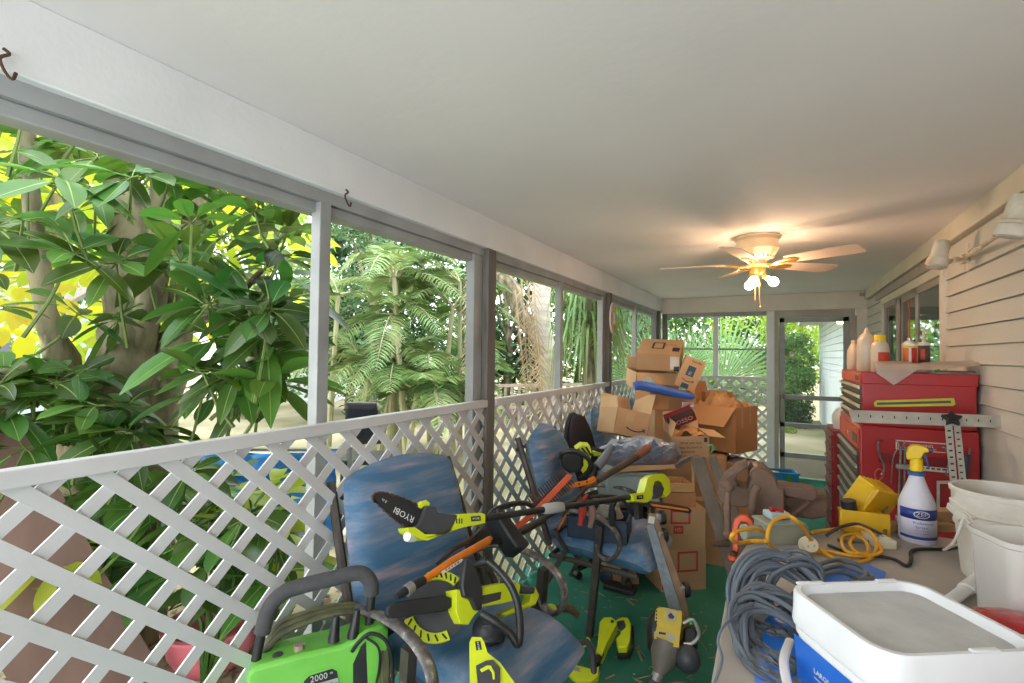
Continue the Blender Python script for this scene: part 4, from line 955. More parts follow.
# ---- yellow twin work lamp
M_ylw = mat('yellow_lamp_housing', (222,176,20), .42, c2=(200,150,14), scale=8)
c = onb(862, 532, .0)
T = thing('work_light', 'yellow twin-head halogen work light on the workbench', 'work light', c)
def lamp(c, rot, w, h, d, nm):
    X = M.Translation(c) @ rot.to_4x4()
    b = B(); b.hexa([X @ V(p) for p in ((-w/2,-d/2,-h/2), (w/2,-d/2,-h/2), (w*.42,d/2,-h*.4), (-w*.42,d/2,-h*.4))], [X @ V(p) for p in ((-w/2,-d/2,h/2), (w/2,-d/2,h/2), (w*.42,d/2,h*.4), (-w*.42,d/2,h*.4))]); q = obj(nm, b, M_ylw, T, world=True, bevel=.01)
    b = B()
    for k in range(6): b.box(X @ V((-w*.4+w*.8*k/5, d*.1, 0)), (.007, d*.75, h*1.02), rot)
    obj('cooling_fins', b, M_ylw, q, world=True, bevel=.002)
    b = B(); b.box(X @ V((0,-d/2-.004,0)), (w*1.04,.012,h*1.06), rot); obj('bezel', b, M_ylw, q, world=True, bevel=.004)
    return X
lamp(pt(870,496,1.98), rot3(.25,.45,.9), .15, .115, .09, 'lamp_head'); lamp(pt(861,520.5,1.92), rot3(.0,-.1,.15), .155, .078, .085, 'lamp_head')
b = B(); b.tube([pt(848,500,1.93), pt(850,512,1.93)], .026, 12).tube([pt(846,512,1.92), pt(847,518,1.92)], .004, 6).tube([pt(852,512,1.92), pt(855,519,1.92)], .004, 6); obj('pivot_knob', b, M_black, T, world=True, bevel=.004)
b = B(); b.tube(spline([onb(842,541,.01), pt(846,525,1.9), pt(884,516,1.95), onb(884,540,.01)], 4), .007, 6); b.tube([onb(838,540,.006), onb(888,543,.006)], .007, 6); b.tube(spline([pt(880,516,1.92), pt(888,505,1.95), pt(890,498,1.98)], 4), .004, 6); obj('stand', b, M_steel, T, world=True)
# ---- lumber lying behind the spray bottle
for (u0, v0, u1, v1, h0, th, dp, lab) in ((868,543,965,541,0,.03,.05,'flat lumber offcut lying lowest behind the spray bottle'), (922,531,966,530,.03,.04,.05,'short lumber block on top of the flat offcut')):
    o = onb(u0, v0, h0); e = onb(u1, v1, h0); o.y += .12; e.y += .10; ax = (e-o).normalized(); b = B(); boxq(b, o, ax, (-ax.y, ax.x, 0), (e-o).length, dp, th); tag(obj('lumber_offcut', b, M_wood, world=True, bevel=.003), lab, 'lumber', 'lumber offcuts behind the spray bottle')
# ---- spray bottle
c = onb(917, 540)
T = thing('spray_bottle', 'white spray bottle with blue label and yellow trigger head', 'spray bottle', c, (0,0,.25))
M_spr = mat('frosted_bottle', (216,212,222), .35, c2=(204,200,214), scale=4); M_lblue = mat('blue_label_print', (36,56,140), .45); M_llil = mat('lilac_label', (206,202,222), .5)
k = 1.0
b = B().lathe([(0,0), (.052,0), (.056,.006), (.056,.125), (.055,.14), (.05,.155), (.036,.19), (.027,.215), (.022,.232), (.022,.24)], 30, caps=False); obj('bottle_body', b, M_spr, T)
b = B().lathe([(.0,.238), (.026,.238), (.026,.252), (.0,.252)], 20, caps=False); obj('collar', b, mat('blue_collar', (40,86,150), .4), T)
b = B().surf(lambda u, v: V((.0568*cos(-3.0+u*2.7), .0568*sin(-3.0+u*2.7), .02+v*.10)), 20, 1); lb = obj('label', b, M_llil, T, solid=.0004)
for z0, z1 in ((.088,.125), (.018,.028)):
    b = B().surf(lambda u, v: V((.0573*cos(-3.0+u*2.7), .0573*sin(-3.0+u*2.7), z0+v*(z1-z0))), 20, 1); obj('label_band', b, M_lblue, lb, solid=.0004)
def wraptext(body, size, a, z, R, m, par, nm='label_lettering'):
    b = B(); t = B().text(body, size, M.Identity(4), 0.0)
    for p in t.v: th = a+p.x/R; b.v.append(V((R*cos(th), R*sin(th), z+p.y)))
    b.f = t.f; b.mi = t.mi; return obj(nm, b, m, par)
ca = -1.75
b = B(); R0 = .0579; b.surf(lambda u, v: V((R0*cos(ca+(.36+.07*v)*cos(2*pi*u)), R0*sin(ca+(.36+.07*v)*cos(2*pi*u)), .107+(.0105+.0025*v)*sin(2*pi*u))), 32, 1, True); obj('label_oval', b, M_labw, lb)
wraptext('ZEP', .021, ca, .107, .0581, M_labw, lb); wraptext('Professional', .013, ca+.1, .076, .0574, M_lblue, lb); wraptext('Sprayer', .013, ca+.02, .062, .0574, M_lblue, lb); wraptext('chemical resistant', .006, ca, .05, .0574, M_lblue, lb); wraptext('32 fl oz  946 ml', .006, ca, .04, .0574, M_lblue, lb)
M_ytr = mat('yellow_trigger_plastic', (240,200,20), .4)
Xh = M.Translation((0,0,.252)) @ M.Rotation(-.35, 4, 'Z')
b = B(); b.lathe([(0,0), (.02,0), (.019,.05), (.0,.05)], 14, Xh, caps=False)
b.prism([(-.028,.04), (-.03,.062), (-.022,.088), (-.004,.098), (.02,.096), (.034,.088), (.036,.075), (.022,.072), (.014,.05)], -.015, .015, Xh @ M.Rotation(pi/2, 4, 'X')); obj('trigger_head', b, M_ytr, T, bevel=.004)
b = B(); b.prism([(.018,.07), (.03,.068), (.034,.04), (.038,.02), (.031,.02), (.022,.045)], -.008, .008, Xh @ M.Rotation(pi/2, 4, 'X')); b.lathe([(0,.034), (.009,.034), (.01,.046), (0,.047)], 10, Xh @ M.Translation((0,0,.081)) @ M.Rotation(pi/2, 4, 'Y')); obj('trigger', b, mat('navy_trigger', (44,48,96), .4), T, bevel=.002)
# ---- pails
M_wht = mat('white_bucket_plastic', (226,226,228), .42, c2=(214,214,216), scale=6, spec=.4)
M_dirty = mat('dirty_white_plastic', (222,216,206), .5, c2=(196,186,172), scale=9, con=.5, c3=(150,134,118))
c = onb(1008, 580); q = pt(1008, 540, 1.5)
c = V((pt(1006,540,1.50).x, pt(1006,540,1.50).y, TZ))
T = thing('round_pail', 'dirty white round plastic pail with ribbed rim at the right edge of the bench', 'pail', c)
b = B().lathe([(0,.004), (.098,.004), (.1,0), (.103,.004), (.116,.15), (.121,.155), (.121,.165), (.118,.17), (.122,.195), (.128,.2), (.128,.215), (.124,.22), (.125,.255), (.130,.257), (.131,.268), (.126,.272), (.121,.268), (.118,.2), (.098,.012), (0,.012)], 48, caps=False); obj('pail_body', b, M_dirty, T)
a = radians(200); d = V((cos(a), sin(a), 0)); s = V((-d.y, d.x, 0))
for sg in (1,):
    b = B(); X = M.Translation(d*.118+V((0,0,.185))) @ V((0,0,1)).rotation_difference(d).to_matrix().to_4x4(); b.lathe([(0,0), (.026,0), (.026,.006), (.014,.008), (.012,.014), (0,.014)], 16, X, caps=False); b.X = X; b.box((0,0,.006), (.02,.11,.006)).box((.03,0,.006), (.008,.10,.012)); b.X = None; obj('handle_ear', b, M_dirty, T, bevel=.002)
b = B(); P = [d*.13+V((0,0,.185)), d*.135+s*.05+V((0,0,.13)), d*.15+s*.0+V((0,0,.075)), d*.145-s*.06+V((0,0,.09)), d*.12-s*.1+V((0,0,.16))]; P = spline([d*.135+V((0,0,.185))+s*.03, d*.15+V((0,0,.12))+s*.02, d*.145+V((0,0,.08))-s*.02, d*.11-s*.09+V((0,0,.05)), d*.02-s*.14+V((0,0,.06)), -d*.09-s*.10+V((0,0,.12)), -d*.13+V((0,0,.185))], 6); b.tube(P, .004, 6); obj('bail_handle', b, M_dirty, T)
# translucent square tub in front of it
c = pt(1022, 575, 1.16); c.z = TZ
T = thing('clear_tub', 'cloudy translucent plastic tub nearest the right edge', 'tub', c, (0,0,.35))
M_tub = mat('cloudy_clear_plastic', (226,222,216), .25, c2=(212,206,198), scale=5, alpha=.62)
ASP = 1.
def ring(z, w, r): return [V((p[0], p[1], z)) for p in rrect(w, w*ASP, r, 5)]
def rtub(b, lv):
    R0 = [ring(z, w, r) for z, w, r in lv]; n = len(R0[0]); vs = [p for q in R0 for p in q]; fs = []
    for i in range(len(R0)-1):
        for k in range(n): fs.append((i*n+k, i*n+(k+1) % n, (i+1)*n+(k+1) % n, (i+1)*n+k))
    fs.append(tuple(range(n-1,-1,-1))); fs.append(tuple((len(R0)-1)*n+k for k in range(n)))
    b.add(vs, fs)
b = B(); rtub(b, [(0,.115,.02), (.004,.118,.022), (.24,.14,.026), (.244,.152,.03), (.256,.152,.03), (.256,.142,.026), (.24,.134,.024), (.01,.112,.02)]); obj('tub_body', b, M_tub, T)
# square white bucket with lid in the foreground
zl = 1.09
ASP = .87
Lc4 = [pz(u, v, zl) for u, v in ((790,585), (913,581))]
bx = (Lc4[1]-Lc4[0]); w_ = bx.length; bx.normalize(); by = V((bx.y, -bx.x, 0))
cc = (Lc4[0]+Lc4[1])/2+by*(w_*.43)
T = thing('square_bucket', 'square white bucket with snap lid and blue label in the foreground', 'bucket', (cc.x, cc.y, TZ), (0,0,atan2(bx.y, bx.x)))
Wb = w_*1.10
b = B(); rtub(b, [(0,Wb*.84,.035), (.004,Wb*.86,.04), (.105,Wb*.92,.045), (.108,Wb*.95,.05), (.12,Wb*.955,.05), (.122,Wb*.93,.05), (.135,Wb*.935,.05)]); obj('bucket_body', b, M_wht, T)
h = zl-TZ
b = B(); rtub(b, [(.126,Wb*.95,.05), (.126,Wb*.985,.055), (.130,Wb*.995,.055), (.150,Wb*.985,.055), (h-.004,Wb*.975,.052), (h,Wb*.955,.05), (h,Wb*.90,.045), (h-.006,Wb*.87,.04), (h-.016,Wb*.84,.035)]); ld = obj('lid', b, M_wht, T)
b = B(); b.prism(rrect(Wb*.825, Wb*.825*ASP, .033, 4), h-.0165, h-.0150); obj('lid_dust', b, mat('gray_dust_on_lid', (196,194,192), .9, c2=(178,176,174), scale=16, con=.6, c3=(160,158,156), bump=.2), ld)
for a, c_, L in (((-.30,.46), 0, .12), ((.26,.46), 0, .09), ((.1,-.46), 0, .1)):
    b = B().box((a[0]*Wb, a[1]*Wb*ASP, h+.001), (L*.5,.012,.006)); obj('lid_tab', b, M_wht, ld, bevel=.003)
M_lb = mat('blue_bucket_label', (36,104,196), .4, c2=(28,84,176), scale=3)
def blabel(sx, sy, rz):
    X = M.Rotation(rz, 4, 'Z'); b = B(); k_ = ASP if rz == 0 else 1; f0, f1 = Wb*.865/2*k_, Wb*.92/2*k_
    b.add([X @ V((-Wb*.34, -f0-.001, .004)), X @ V((Wb*.34, -f0-.001, .004)), X @ V((Wb*.34, -f1-.001, .100)), X @ V((-Wb*.34, -f1-.001, .100))], [(0,1,2,3)])
    b.m = 1; Y = X @ M.Translation((0, -(f0+f1)/2-.0022, .052)) @ M.Rotation(pi/2+.086, 4, 'X')
    b.text('pool & spa', .020, M.Translation((0,0,.028)) @ Y, .0002); b.text('LARGE TABLETS', .014, M.Translation((0,0,.006)) @ Y, .0002); b.add([Y @ V(q) for q in ((-.05,-.006,0), (.05,-.006,0), (.05,-.008,0), (-.05,-.008,0))], [(0,1,2,3)])
    b.m = 1
    obj('label', b, [M_lb, M_labw], T)
blabel(0, 0, -pi/2); blabel(0, 0, 0)
# white cloth strip / hose end, red case
b = B(); b.tube([onb(946,604,.02), onb(966,589,.02)], .017, 10, flat=.6).tube([onb(966,589,.02), onb(984,577,.022)], [.021,.024], 10, flat=.7)
tag(obj('pipe_offcut', b, M_wht, world=True), 'short white pipe lying between bucket and pail', 'pipe')
c = pt(1022, 640, 1.05); 
T = thing('red_case', 'glossy red plastic case at the right edge behind the square bucket', 'case', (c.x, c.y, TZ), (0,0,.2))
b = B(); b.sphere((0,0,.05), (.14,.11,.075), 22, 12); obj('case_shell', b, mat('glossy_red_plastic', (178,22,34), .25, coat=.4), T)
b = B(); b.box((-.02,-.08,.095), (.05,.05,.02), rot3(.1,.5,.2)); obj('latch', b, M_wht, T, bevel=.006)
# ---- coiled gray cable
M_cab = mat('gray_rubber_cable', (98,106,116), .5, c2=(82,88,98), scale=10)
rr_ = random.Random(3)
def loop_pts(c, a, bq, n, turns, jit, r0):
    P = []
    for i in range(int(n*turns)+1):
        t = 2*pi*i/n; k = 1+jit*sin(i*.23+r0)
        P.append(c+a*cos(t)*k+bq*sin(t)*k+V((.0025*rr_.gauss(0,1), .0025*rr_.gauss(0,1), .002*rr_.gauss(0,1)))+CF*(.016*sin(i*.137+r0))+CU*(.010*sin(i*.083+2*r0)))
    return P
b = B()
C0 = pt(784, 618, 1.27)
b.tube(spline(loop_pts(C0, CR*.110+CU*.016, CU*.104+CF*.10, 14, 13.3, .13, .3), 4), .0060, 7)
b.tube(spline(loop_pts(pt(790, 642, 1.16), CR*.096, CU*.06+CF*.12, 14, 9.2, .14, 2.3), 4), .0060, 7)
for q, ax, ay, n in ((pt(792,588,1.32), CR*.07+CU*.03, CU*.055+CF*.03, 5.3), (pt(782,652,1.10), CR*.085, CF*.12+CU*.045, 4.4)):
    b.tube(spline(loop_pts(q, ax, ay, 12, n, .14, 1.1), 4), .0066, 7)
for p in b.v:
    if p.x < -.15: p.x = -.15+.25*(p.x+.15)
    if p.z < TZ+.004: p.z = TZ+.004+abs(rr_.gauss(0,.004))
tag(obj('cable_coil', b, M_cab, world=True), 'big heap of coiled gray rubber cable on the workbench', 'cable coil')
b = B(); P = [onb(812,575,.03)]
b.tube(spline([onb(815,572,.03), onb(840,566,.02), onb(862,572,.02), onb(872,578,.02), onb(850,582,.03)], 6), .0066, 7); b.tube(spline([onb(812,580,.03), onb(838,572,.035), onb(858,578,.02), onb(878,586,.02)], 6), .0066, 7); b.tube(spline([onb(810,568,.04), onb(836,560,.03), onb(858,565,.03), onb(866,575,.02), onb(852,586,.03)], 6), .0066, 7)
tag(obj('cable_tail', b, M_cab, world=True), 'loose gray cable ends spreading behind the square bucket', 'cable')
cord('thin_cable', [onb(760,600,.06), pt(728,622,1.12), pt(718,640,1.08), pt(722,660,1.04), pt(712,690,1.0)], .003, M_cab, 'thin gray cable hanging over the left edge of the workbench', 'cable')
M_bl = mat('bright_blue_plastic', (30,104,196), .4, c2=(40,124,216), scale=6)
b = B(); pts_ = [onb(752,700), onb(765,622), onb(806,580), onb(835,570), onb(866,565), onb(886,574), onb(880,600), onb(850,640), onb(800,700)]
b.prism([(p.x, p.y) for p in pts_], TZ+.0005, TZ+.006); tag(obj('blue_sheet', b, M_bl, world=True), 'bright blue plastic sheet under the gray cable coil', 'plastic sheet')
b = B(); b.tube(spline([onb(790,640,.03), onb(784,660,.05), onb(789,690,.05), onb(800,720,.03)], 6), .009, 8, flat=.5); tag(obj('white_strap', b, M_wht, world=True), 'white strap beside the left side of the square bucket', 'strap')
# ================================================================ cushioned patio chairs
M_cush = mat('streaked_blue_cushion', (68,112,148), .52, c2=(116,134,160), scale=4., con=.26, stretch=(2.4,.7,5.5), bump=.7, bscale=9, c3=(164,152,170), det=10)
M_iron = mat('dark_bronze_metal', (70,64,62), .5, .5, c2=(92,82,76), scale=14, c3=(112,98,88))
M_arm = mat('chipped_gray_arm_metal', (92,86,84), .5, .3, c2=(128,122,118), scale=34, con=.3, c3=(196,192,188))
def chair(lab, loc, rz, seed, arch=.09, bw=.56, bh=.66, grp='blue cushioned patio chairs'):
    T = thing('patio_chair', lab, 'chair', loc, (0,0,rz), grp)
    n0 = V((seed*3.7, seed, 0))
    # seat cushion
    b = cushion(.56, .57, .15, 18, 18, 1., .02, 5.)
    for i, p in enumerate(b.v):
        q = p.copy(); q.z += .012*noise.noise(q*5+n0); f = max(0, q.x-.12)/.18
        q.z -= .05*f*f; b.v[i] = V((.06, 0, .435))+q
    obj('seat_cushion', b, M_cush, T, sub=1, ang=180)
    # back cushion: reclined, arched top
    b = B(); nu, nv = 14, 18; R = radians(17); X = M.Translation((-.235, 0, .44)) @ M.Rotation(-R, 4, 'Y')
    for sgn in (1, -1):
        vs = []
        for j in range(nv+1):
            for i in range(nu+1):
                a = -1+2*i/nu; c = j/nv
                top = bh-arch*a*a*(1. if abs(a) < .99 else 1.12); e = max(0, 1-abs(a)**5)*max(0, 1-abs(2*c-1)**6)
                w = bw/2*(1-.10*c*c)
                y = a*w; z = c*top; x = sgn*.065*e**.4+.010*noise.noise(V((a*2.2, c*3, 4))+n0)+.006*sin(c*19)*e
                vs.append(X @ V((x, y, z)))
        fs = []
        for j in range(nv):
            for i in range(nu):
                k = j*(nu+1)+i; q = (k, k+1, k+nu+2, k+nu+1); fs.append(q if sgn > 0 else q[::-1])
        b.add(vs, fs)
    obj('back_cushion', b, M_cush, T, sub=1, ang=180)
    # frame
    b = B(); w = bw/2+.012
    for s in (-1, 1):
        P = [X @ V((-.0, s*w, -.02)), X @ V((-.02, s*w*.99, .3)), X @ V((-.045, s*w*.94, bh-.05))]
        b = B(); b.tube(spline(P, 5), .017, 8, flat=1.2); obj('back_upright', b, M_iron, T)
    b = B(); b.tube([X @ V((-.07, -w*.93, bh-.12)), X @ V((-.075, 0, bh-.10)), X @ V((-.07, w*.93, bh-.12))], .013, 8); obj('back_rail', b, M_iron, T)
    b = B(); z = .365; P = [(-.22,-w,z), (.27,-w,z-.01), (.27,w,z-.01), (-.22,w,z)]; b.tube(P, .016, 8, closed=True); b.tube([(0,-w,z-.003), (0,w,z-.003)], .012, 6); obj('seat_frame', b, M_iron, T)
    for s in (-1, 1):
        y = s*(w+.035)
        b = B(); b.tube([(.085,y,.60), (.065,y,.36), (.03,y,.0)], [.026,.026,.024], 4, up=(0,1,0)); b.tube([(.03,y,0), (.03,y,.012)], .022, 8); obj('leg', b, M_iron, T)
        b = B(); b.tube([(-.12,y-.02*s,.42), (-.24,y,.2), (-.34,y,.0)], [.016,.018,.018], 4, up=(0,1,0)); b.tube([(-.12,y-.02*s,.42), (-.20,y-.02*s,.52)], .015, 6); obj('leg', b, M_iron, T)
        b = B(); P = spline([(-.27,y-.03*s,.60), (-.18,y,.635), (-.03,y,.65), (.10,y,.63), (.18,y,.57), (.19,y,.49), (.145,y,.43), (.09,y,.44), (.07,y,.50)], 6)
        b.tube(P, [.023]*28+[.021]*(len(P)-28), 8, flat=.45, up=(0,0,1)) if False else b.tube(P, .011, 10, flat=2.1, up=(0,1,0))
        obj('armrest', b, M_arm, T)
    return T
CHP = {}
T1 = chair('nearest blue cushioned patio chair, with the chainsaw lying on its seat', (-1.045, 1.60, FL), radians(-9.5), 1, bw=.64, arch=.05)
T2 = chair('second blue cushioned patio chair, holding the tool tote and crossed poles', (-.945, 2.90, FL), radians(-1), 2, arch=.12, bw=.52)
T3 = chair('third blue cushioned patio chair, behind the black office chair', (-1.0, 4.12, FL), radians(4), 3, arch=.12, bw=.5)
T4 = chair('farthest blue cushioned patio chair, only its top showing behind the open carton', (-.98, 5.25, FL), radians(6), 4, arch=.12, bw=.5)
# black office chair between the second and third
T = thing('office_chair', 'black office chair with rounded backrest against the lattice', 'office chair', (-1.06, 3.43, FL), (0,0,radians(-8)))
M_offb = mat('charcoal_fabric', (52,46,54), .85, c2=(42,36,44), scale=60, bump=.2, bscale=220); M_offp = mat('dark_blue_plastic_shell', (34,40,66), .4, c2=(26,30,50), scale=6)
def opoly(s, h): return [(s*.19*cos(2*pi*k/28)*(1.0 if sin(2*pi*k/28) < 0 else .92), h+s*.27*sin(2*pi*k/28)) for k in range(28)]
XB = M.Translation((-.24,0,.79)) @ M.Rotation(radians(-12), 4, 'Y') @ M(((0,0,1,0), (1,0,0,0), (0,1,0,0), (0,0,0,1)))
b = B().prism(opoly(1.06, .02), -.035, -.005, XB); obj('back_shell', b, M_offp, T, bevel=.012)
b = B().prism(opoly(1., .02), -.006, .03, XB); obj('back_pad', b, M_offb, T, bevel=.016)
b = B().prism(rrect(.46, .46, .12, 5), .43, .50, M.Translation((.0,0,0))); obj('seat_pad', b, M_offb, T, bevel=.02)
b = B().tube([(-.2,0,.46), (-.29,0,.5), (-.28,0,.75)], .025, 8); obj('back_bracket', b, M_blk, T)
b = B().tube([(0,0,.1), (0,0,.43)], .03, 12); obj('column', b, M_blk, T)
for k in range(5):
    a = 2*pi*k/5+.5; d = V((cos(a), sin(a), 0)); b = B().tube([V((0,0,.11)), d*.15+V((0,0,.10)), d*.29+V((0,0,.065))], [.028,.024,.016], 8); lg = obj('leg', b, M_blk, T)
    b = B().lathe([(.0,-.02), (.026,-.02), (.028,-.012), (.028,.012), (.026,.02), (0,.02)], 14, M.Translation(d*.29+V((0,0,.029))) @ M.Rotation(pi/2, 4, 'X') @ M.Rotation(a, 4, 'Y'), caps=False); obj('caster', b, M_blk, lg)
# ================================================================ garden power tools
M_lime = mat('lime_yellow_plastic', (206,216,30), .4, c2=(186,198,24), scale=10, c3=(170,176,40), con=.7)
M_dgray = mat('dark_gray_plastic', (66,66,72), .5, c2=(54,54,58), scale=12)
M_green = mat('vivid_green_plastic', (118,196,74), .4, c2=(102,178,62), scale=6)
M_orng = mat('orange_pole_plastic', (232,128,26), .42, c2=(206,106,24), scale=10)
M_redo = mat('red_orange_blade_cover', (214,88,52), .5, c2=(190,70,42), scale=10)
M_foam = mat('gray_foam_grip', (66,66,68), .85, c2=(78,76,76), scale=30, bump=.3, bscale=80)
M_silver = mat('worn_silver', (188,186,182), .35, .6, c2=(150,148,144), scale=20)
M_tan = mat('rusty_brown_bar', (84,62,50), .7, .2, c2=(64,50,42), scale=16, c3=(110,76,58))
def onp(b, pl, u, v, off=0): return pl.hit(u, v)+pl.n*off
def ptext(b, body, size, pl, u, v, u2, v2, off, mi=1):
    """lettering on plane pl centred at (u,v), running towards (u2,v2)"""
    o = pl.hit(u, v); x = (pl.hit(u2, v2)-o).normalized(); z = pl.n; y = z.cross(x); o = o+z*off
    X = M(((x.x,y.x,z.x,o.x), (x.y,y.y,z.y,o.y), (x.z,y.z,z.z,o.z), (0,0,0,1))); m = b.m; b.m = mi; b.text(body, size, X, .0003); b.m = m
M_let = mat('white_lettering', (220,220,216), .5)
# ---- pole saw lying across the first two chairs
A_, Z_ = pt(425, 522, 1.78), pt(648, 493, 2.52)
PL = axis_plane(A_, Z_)
T = thing('pole_saw', 'lime-green pole chainsaw with long black shaft lying across the first two patio chairs', 'pole saw', pt(470, 522, 1.93))
b = B(); b.slab([(374.5,497.5), (377,494), (384,493.5), (397,497.5), (412,503.5), (424,511), (424,528), (414,528), (404,524.5), (388,512), (378,503)], PL, .014); b.m = 1
nb = 34; path = [(376,501), (373.6,497), (377,493.2), (385,492.8), (398,496.4), (413,502.4), (425,509.5)]; path2 = [(376,501), (388,512.6), (404,525.2), (415,529)]
b.m = 2
for pth in (path, path2):
    Q = spline([PL.hit(u, v)-PL.n*.007 for u, v in pth], 5); b.tube(Q, .0035, 5)
    for q in Q[::2]: b.box(q, (.009,.009,.008))
b.m = 1; ptext(b, 'RYOBI', .030, PL, 404, 514.5, 395, 509.5, .0005); ptext(b, '8 in.', .013, PL, 384, 500.5, 378, 497.5, .0005)
obj('guide_bar', b, [M_black, M_let, M_rust], T, world=True)
b = B(); b.slab([(424,506), (434,507), (436,513), (456,515.5), (452,524), (448,531), (440,535), (428,536), (420,533.5), (411,528), (417,524)], PL, .07, -.018); obj('gear_cover', b, M_dgray, T, world=True, bevel=.006)
b = B(); b.slab([(418,506.5), (421,501.5), (426,500), (430,503), (428.5,507), (424,505.5), (421,509)], PL, .03, -.005); obj('tip_guard', b, M_lime, T, world=True, bevel=.003)
b = B(); b.slab([(456,514.5), (478,513.5), (481,515), (481,523.5), (460,527.5), (440,533.8), (424,540.8), (417,539.5), (406,532.5), (404,528), (411,527.5), (421,534.5), (440,535), (449,530.5)], PL, .085, -.03); b.m = 1; b.slab([(466.5,517), (476,516.4), (476.5,521.2), (467,522)], PL, .002, -.0325); b.m = 2; ptext(b, 'RYOBI', .011, PL, 471.5, 519.2, 477, 518.8, .0330, 2); b.m = 0
for k in range(3): b.m = 1; b.slab([(452+2.6*k,519), (453.2+2.6*k,519), (453.2+2.6*k,524), (452+2.6*k,524)], PL, .0006, -.0305)
obj('motor_head', b, [M_lime, M_black, M_let], T, world=True, bevel=.004)
b = B(); q = PL.hit(410.5, 537); b.lathe([(0,-.02), (.016,-.02), (.018,0), (.016,.02), (0,.02)], 12, M.Translation(q) @ M.Rotation(1.2, 4, 'X')); obj('oil_cap', b, M_let, T, world=True)
b = B(); b.tube([PL.hit(480,519)-PL.n*.005, PL.hit(548,509)-PL.n*.005, PL.hit(630,497)-PL.n*.005], .0135, 12); obj('shaft', b, M_black, T, world=True)
b = B(); b.tube([PL.hit(544,509.2)-PL.n*.005, PL.hit(547,508.8)-PL.n*.005, PL.hit(560,507)-PL.n*.005, PL.hit(563,506.5)-PL.n*.005], [.018,.023,.023,.019], 14); obj('coupler', b, mat('pale_gray_coupler', (170,168,164), .5), T, world=True)
b = B(); b.slab([(629,494.5), (641,492.5), (644.5,479), (650,474.7), (661,474.5), (666.5,480), (667.5,493), (663,497.5), (659,492), (660,483), (655,480.5), (651,482.5), (649,499), (644,503), (631,501.5)], PL, .05, -.02); b.m = 1; b.slab([(633.5,496), (640,495.2), (640,499.3), (633.5,500)], PL, .002, -.022); ptext(b, 'RYOBI', .009, PL, 636.8, 497.7, 640, 497.3, .0226, 2); obj('rear_handle', b, [M_lime, M_black, M_let], T, world=True, bevel=.006)
b = B(); b.slab([(650,485), (658,483), (661.5,489), (659,497), (652,499.5), (649,493)], PL, .055, -.022); obj('battery_grip', b, M_dgray, T, world=True, bevel=.006)
b = B(); b.slab([(637,503), (643,504), (642,519), (638,519.5)], PL, .03, -.005); obj('trigger_lock', b, M_black, T, world=True, bevel=.004)
# ---- long orange pole pruner under it
T = thing('pole_pruner', 'orange and black long pole pruner slanting from first chair up to the hedge trimmer', 'pole pruner', pt(470, 565, 1.85))
a, c = pt(404, 592, 1.62), pt(572, 494, 2.55); PP = axis_plane(a, c)
def on(u, v, pl=PP, off=0.): return pl.hit(u, v)+pl.n*off
b = B(); b.tube([on(424,580), on(452,561), on(490,540)], [.012,.014,.016], 12); obj('orange_sleeve', b, M_orng, T, world=True)
b = B(); b.slab([(438,573.5), (459,560), (460.5,562.5), (440,576)], PP, .002, -.018); b.m = 1
for k in range(5): b.slab([(442+3*k,571.5-1.9*k), (443.5+3*k,570.5-1.9*k), (444.3+3*k,571.9-1.9*k), (442.8+3*k,572.9-1.9*k)], PP, .001, -.0185)
obj('sleeve_label', b, [M_let, M_redo], T, world=True)
b = B(); b.tube([on(396,597), on(408,589), on(424,580)], [.010,.016,.014], 10); obj('pruner_tip', b, M_black, T, world=True); b = B(); b.tube([on(406,591), on(412,586.5)], .019, 12); obj('tip_collar', b, M_silver, T, world=True)
b = B(); b.tube([on(504,541), on(517,534)], [.017,.018], 12); obj('orange_ring', b, M_orng, T, world=True)
b = B(); b.tube([on(515,535), on(528,528), on(544,519)], [.016,.018,.015], 12); obj('black_grip', b, M_black, T, world=True)
b = B(); b.tube([on(488,541), on(506,540)], .016, 10); b.tube([on(540,521), on(556,511), on(575,500)], .012, 8); obj('black_pole', b, M_black, T, world=True)
# ---- hedge trimmer
T = thing('hedge_trimmer', 'hedge trimmer with orange-red toothed bar standing against the second chair', 'hedge trimmer', pt(540, 505, 2.3))
a, c = pt(505, 532, 2.16), pt(574, 474, 2.62); PH = axis_plane(a, c)
b = B(); b.slab([(509,530), (537,506), (568,473.5), (573,475), (571,479), (543,508.5), (518,531), (511,533)], PH, .02); obj('blade_bar', b, M_redo, T, world=True, bevel=.003)
b = B()
for k in range(17):
    f = k/16; u = 536+f*34; v = 505-f*30
    for sg in (-1, 1):
        o = on(u, v, PH, -.02); d = (on(572,475,PH)-on(536,506,PH)).normalized(); s = d.cross(PH.n)*sg; b.add([o-d*.008, o+d*.006, o+s*.052+d*.008, o+s*.055, o-PH.n*.006, o+d*.006-PH.n*.006], [(0,1,2,3), (4,3,2,5), (0,3,4), (1,5,2)])
b.slab([(534,505), (569,472), (575,475), (540,510)], PH, .006, .02); obj('tooth_blade', b, M_tan, T, world=True)
b = B(); b.slab([(481,522), (490,525), (500,540), (513,557), (508,562), (500,561.5), (490,546), (481,530)], PH, .10, -.14); obj('hand_guard', b, M_black, T, world=True, bevel=.008)
b = B(); b.slab([(471,537), (486,522), (493,526), (490,538), (478,545), (472,543)], PH, .07); obj('motor_block', b, M_blk, T, world=True, bevel=.008)
b = B(); b.tube([on(437,564,PH), on(455,548,PH), on(474,538,PH)], [.006,.009,.013], 8); obj('bent_lever', b, M_tan, T, world=True)
b = B(); b.tube(spline([on(489,520,PH), on(492,512,PH), on(508,505,PH), on(524,503,PH), on(533,506,PH)], 5), .013, 8); obj('rear_handle', b, M_blk, T, world=True)
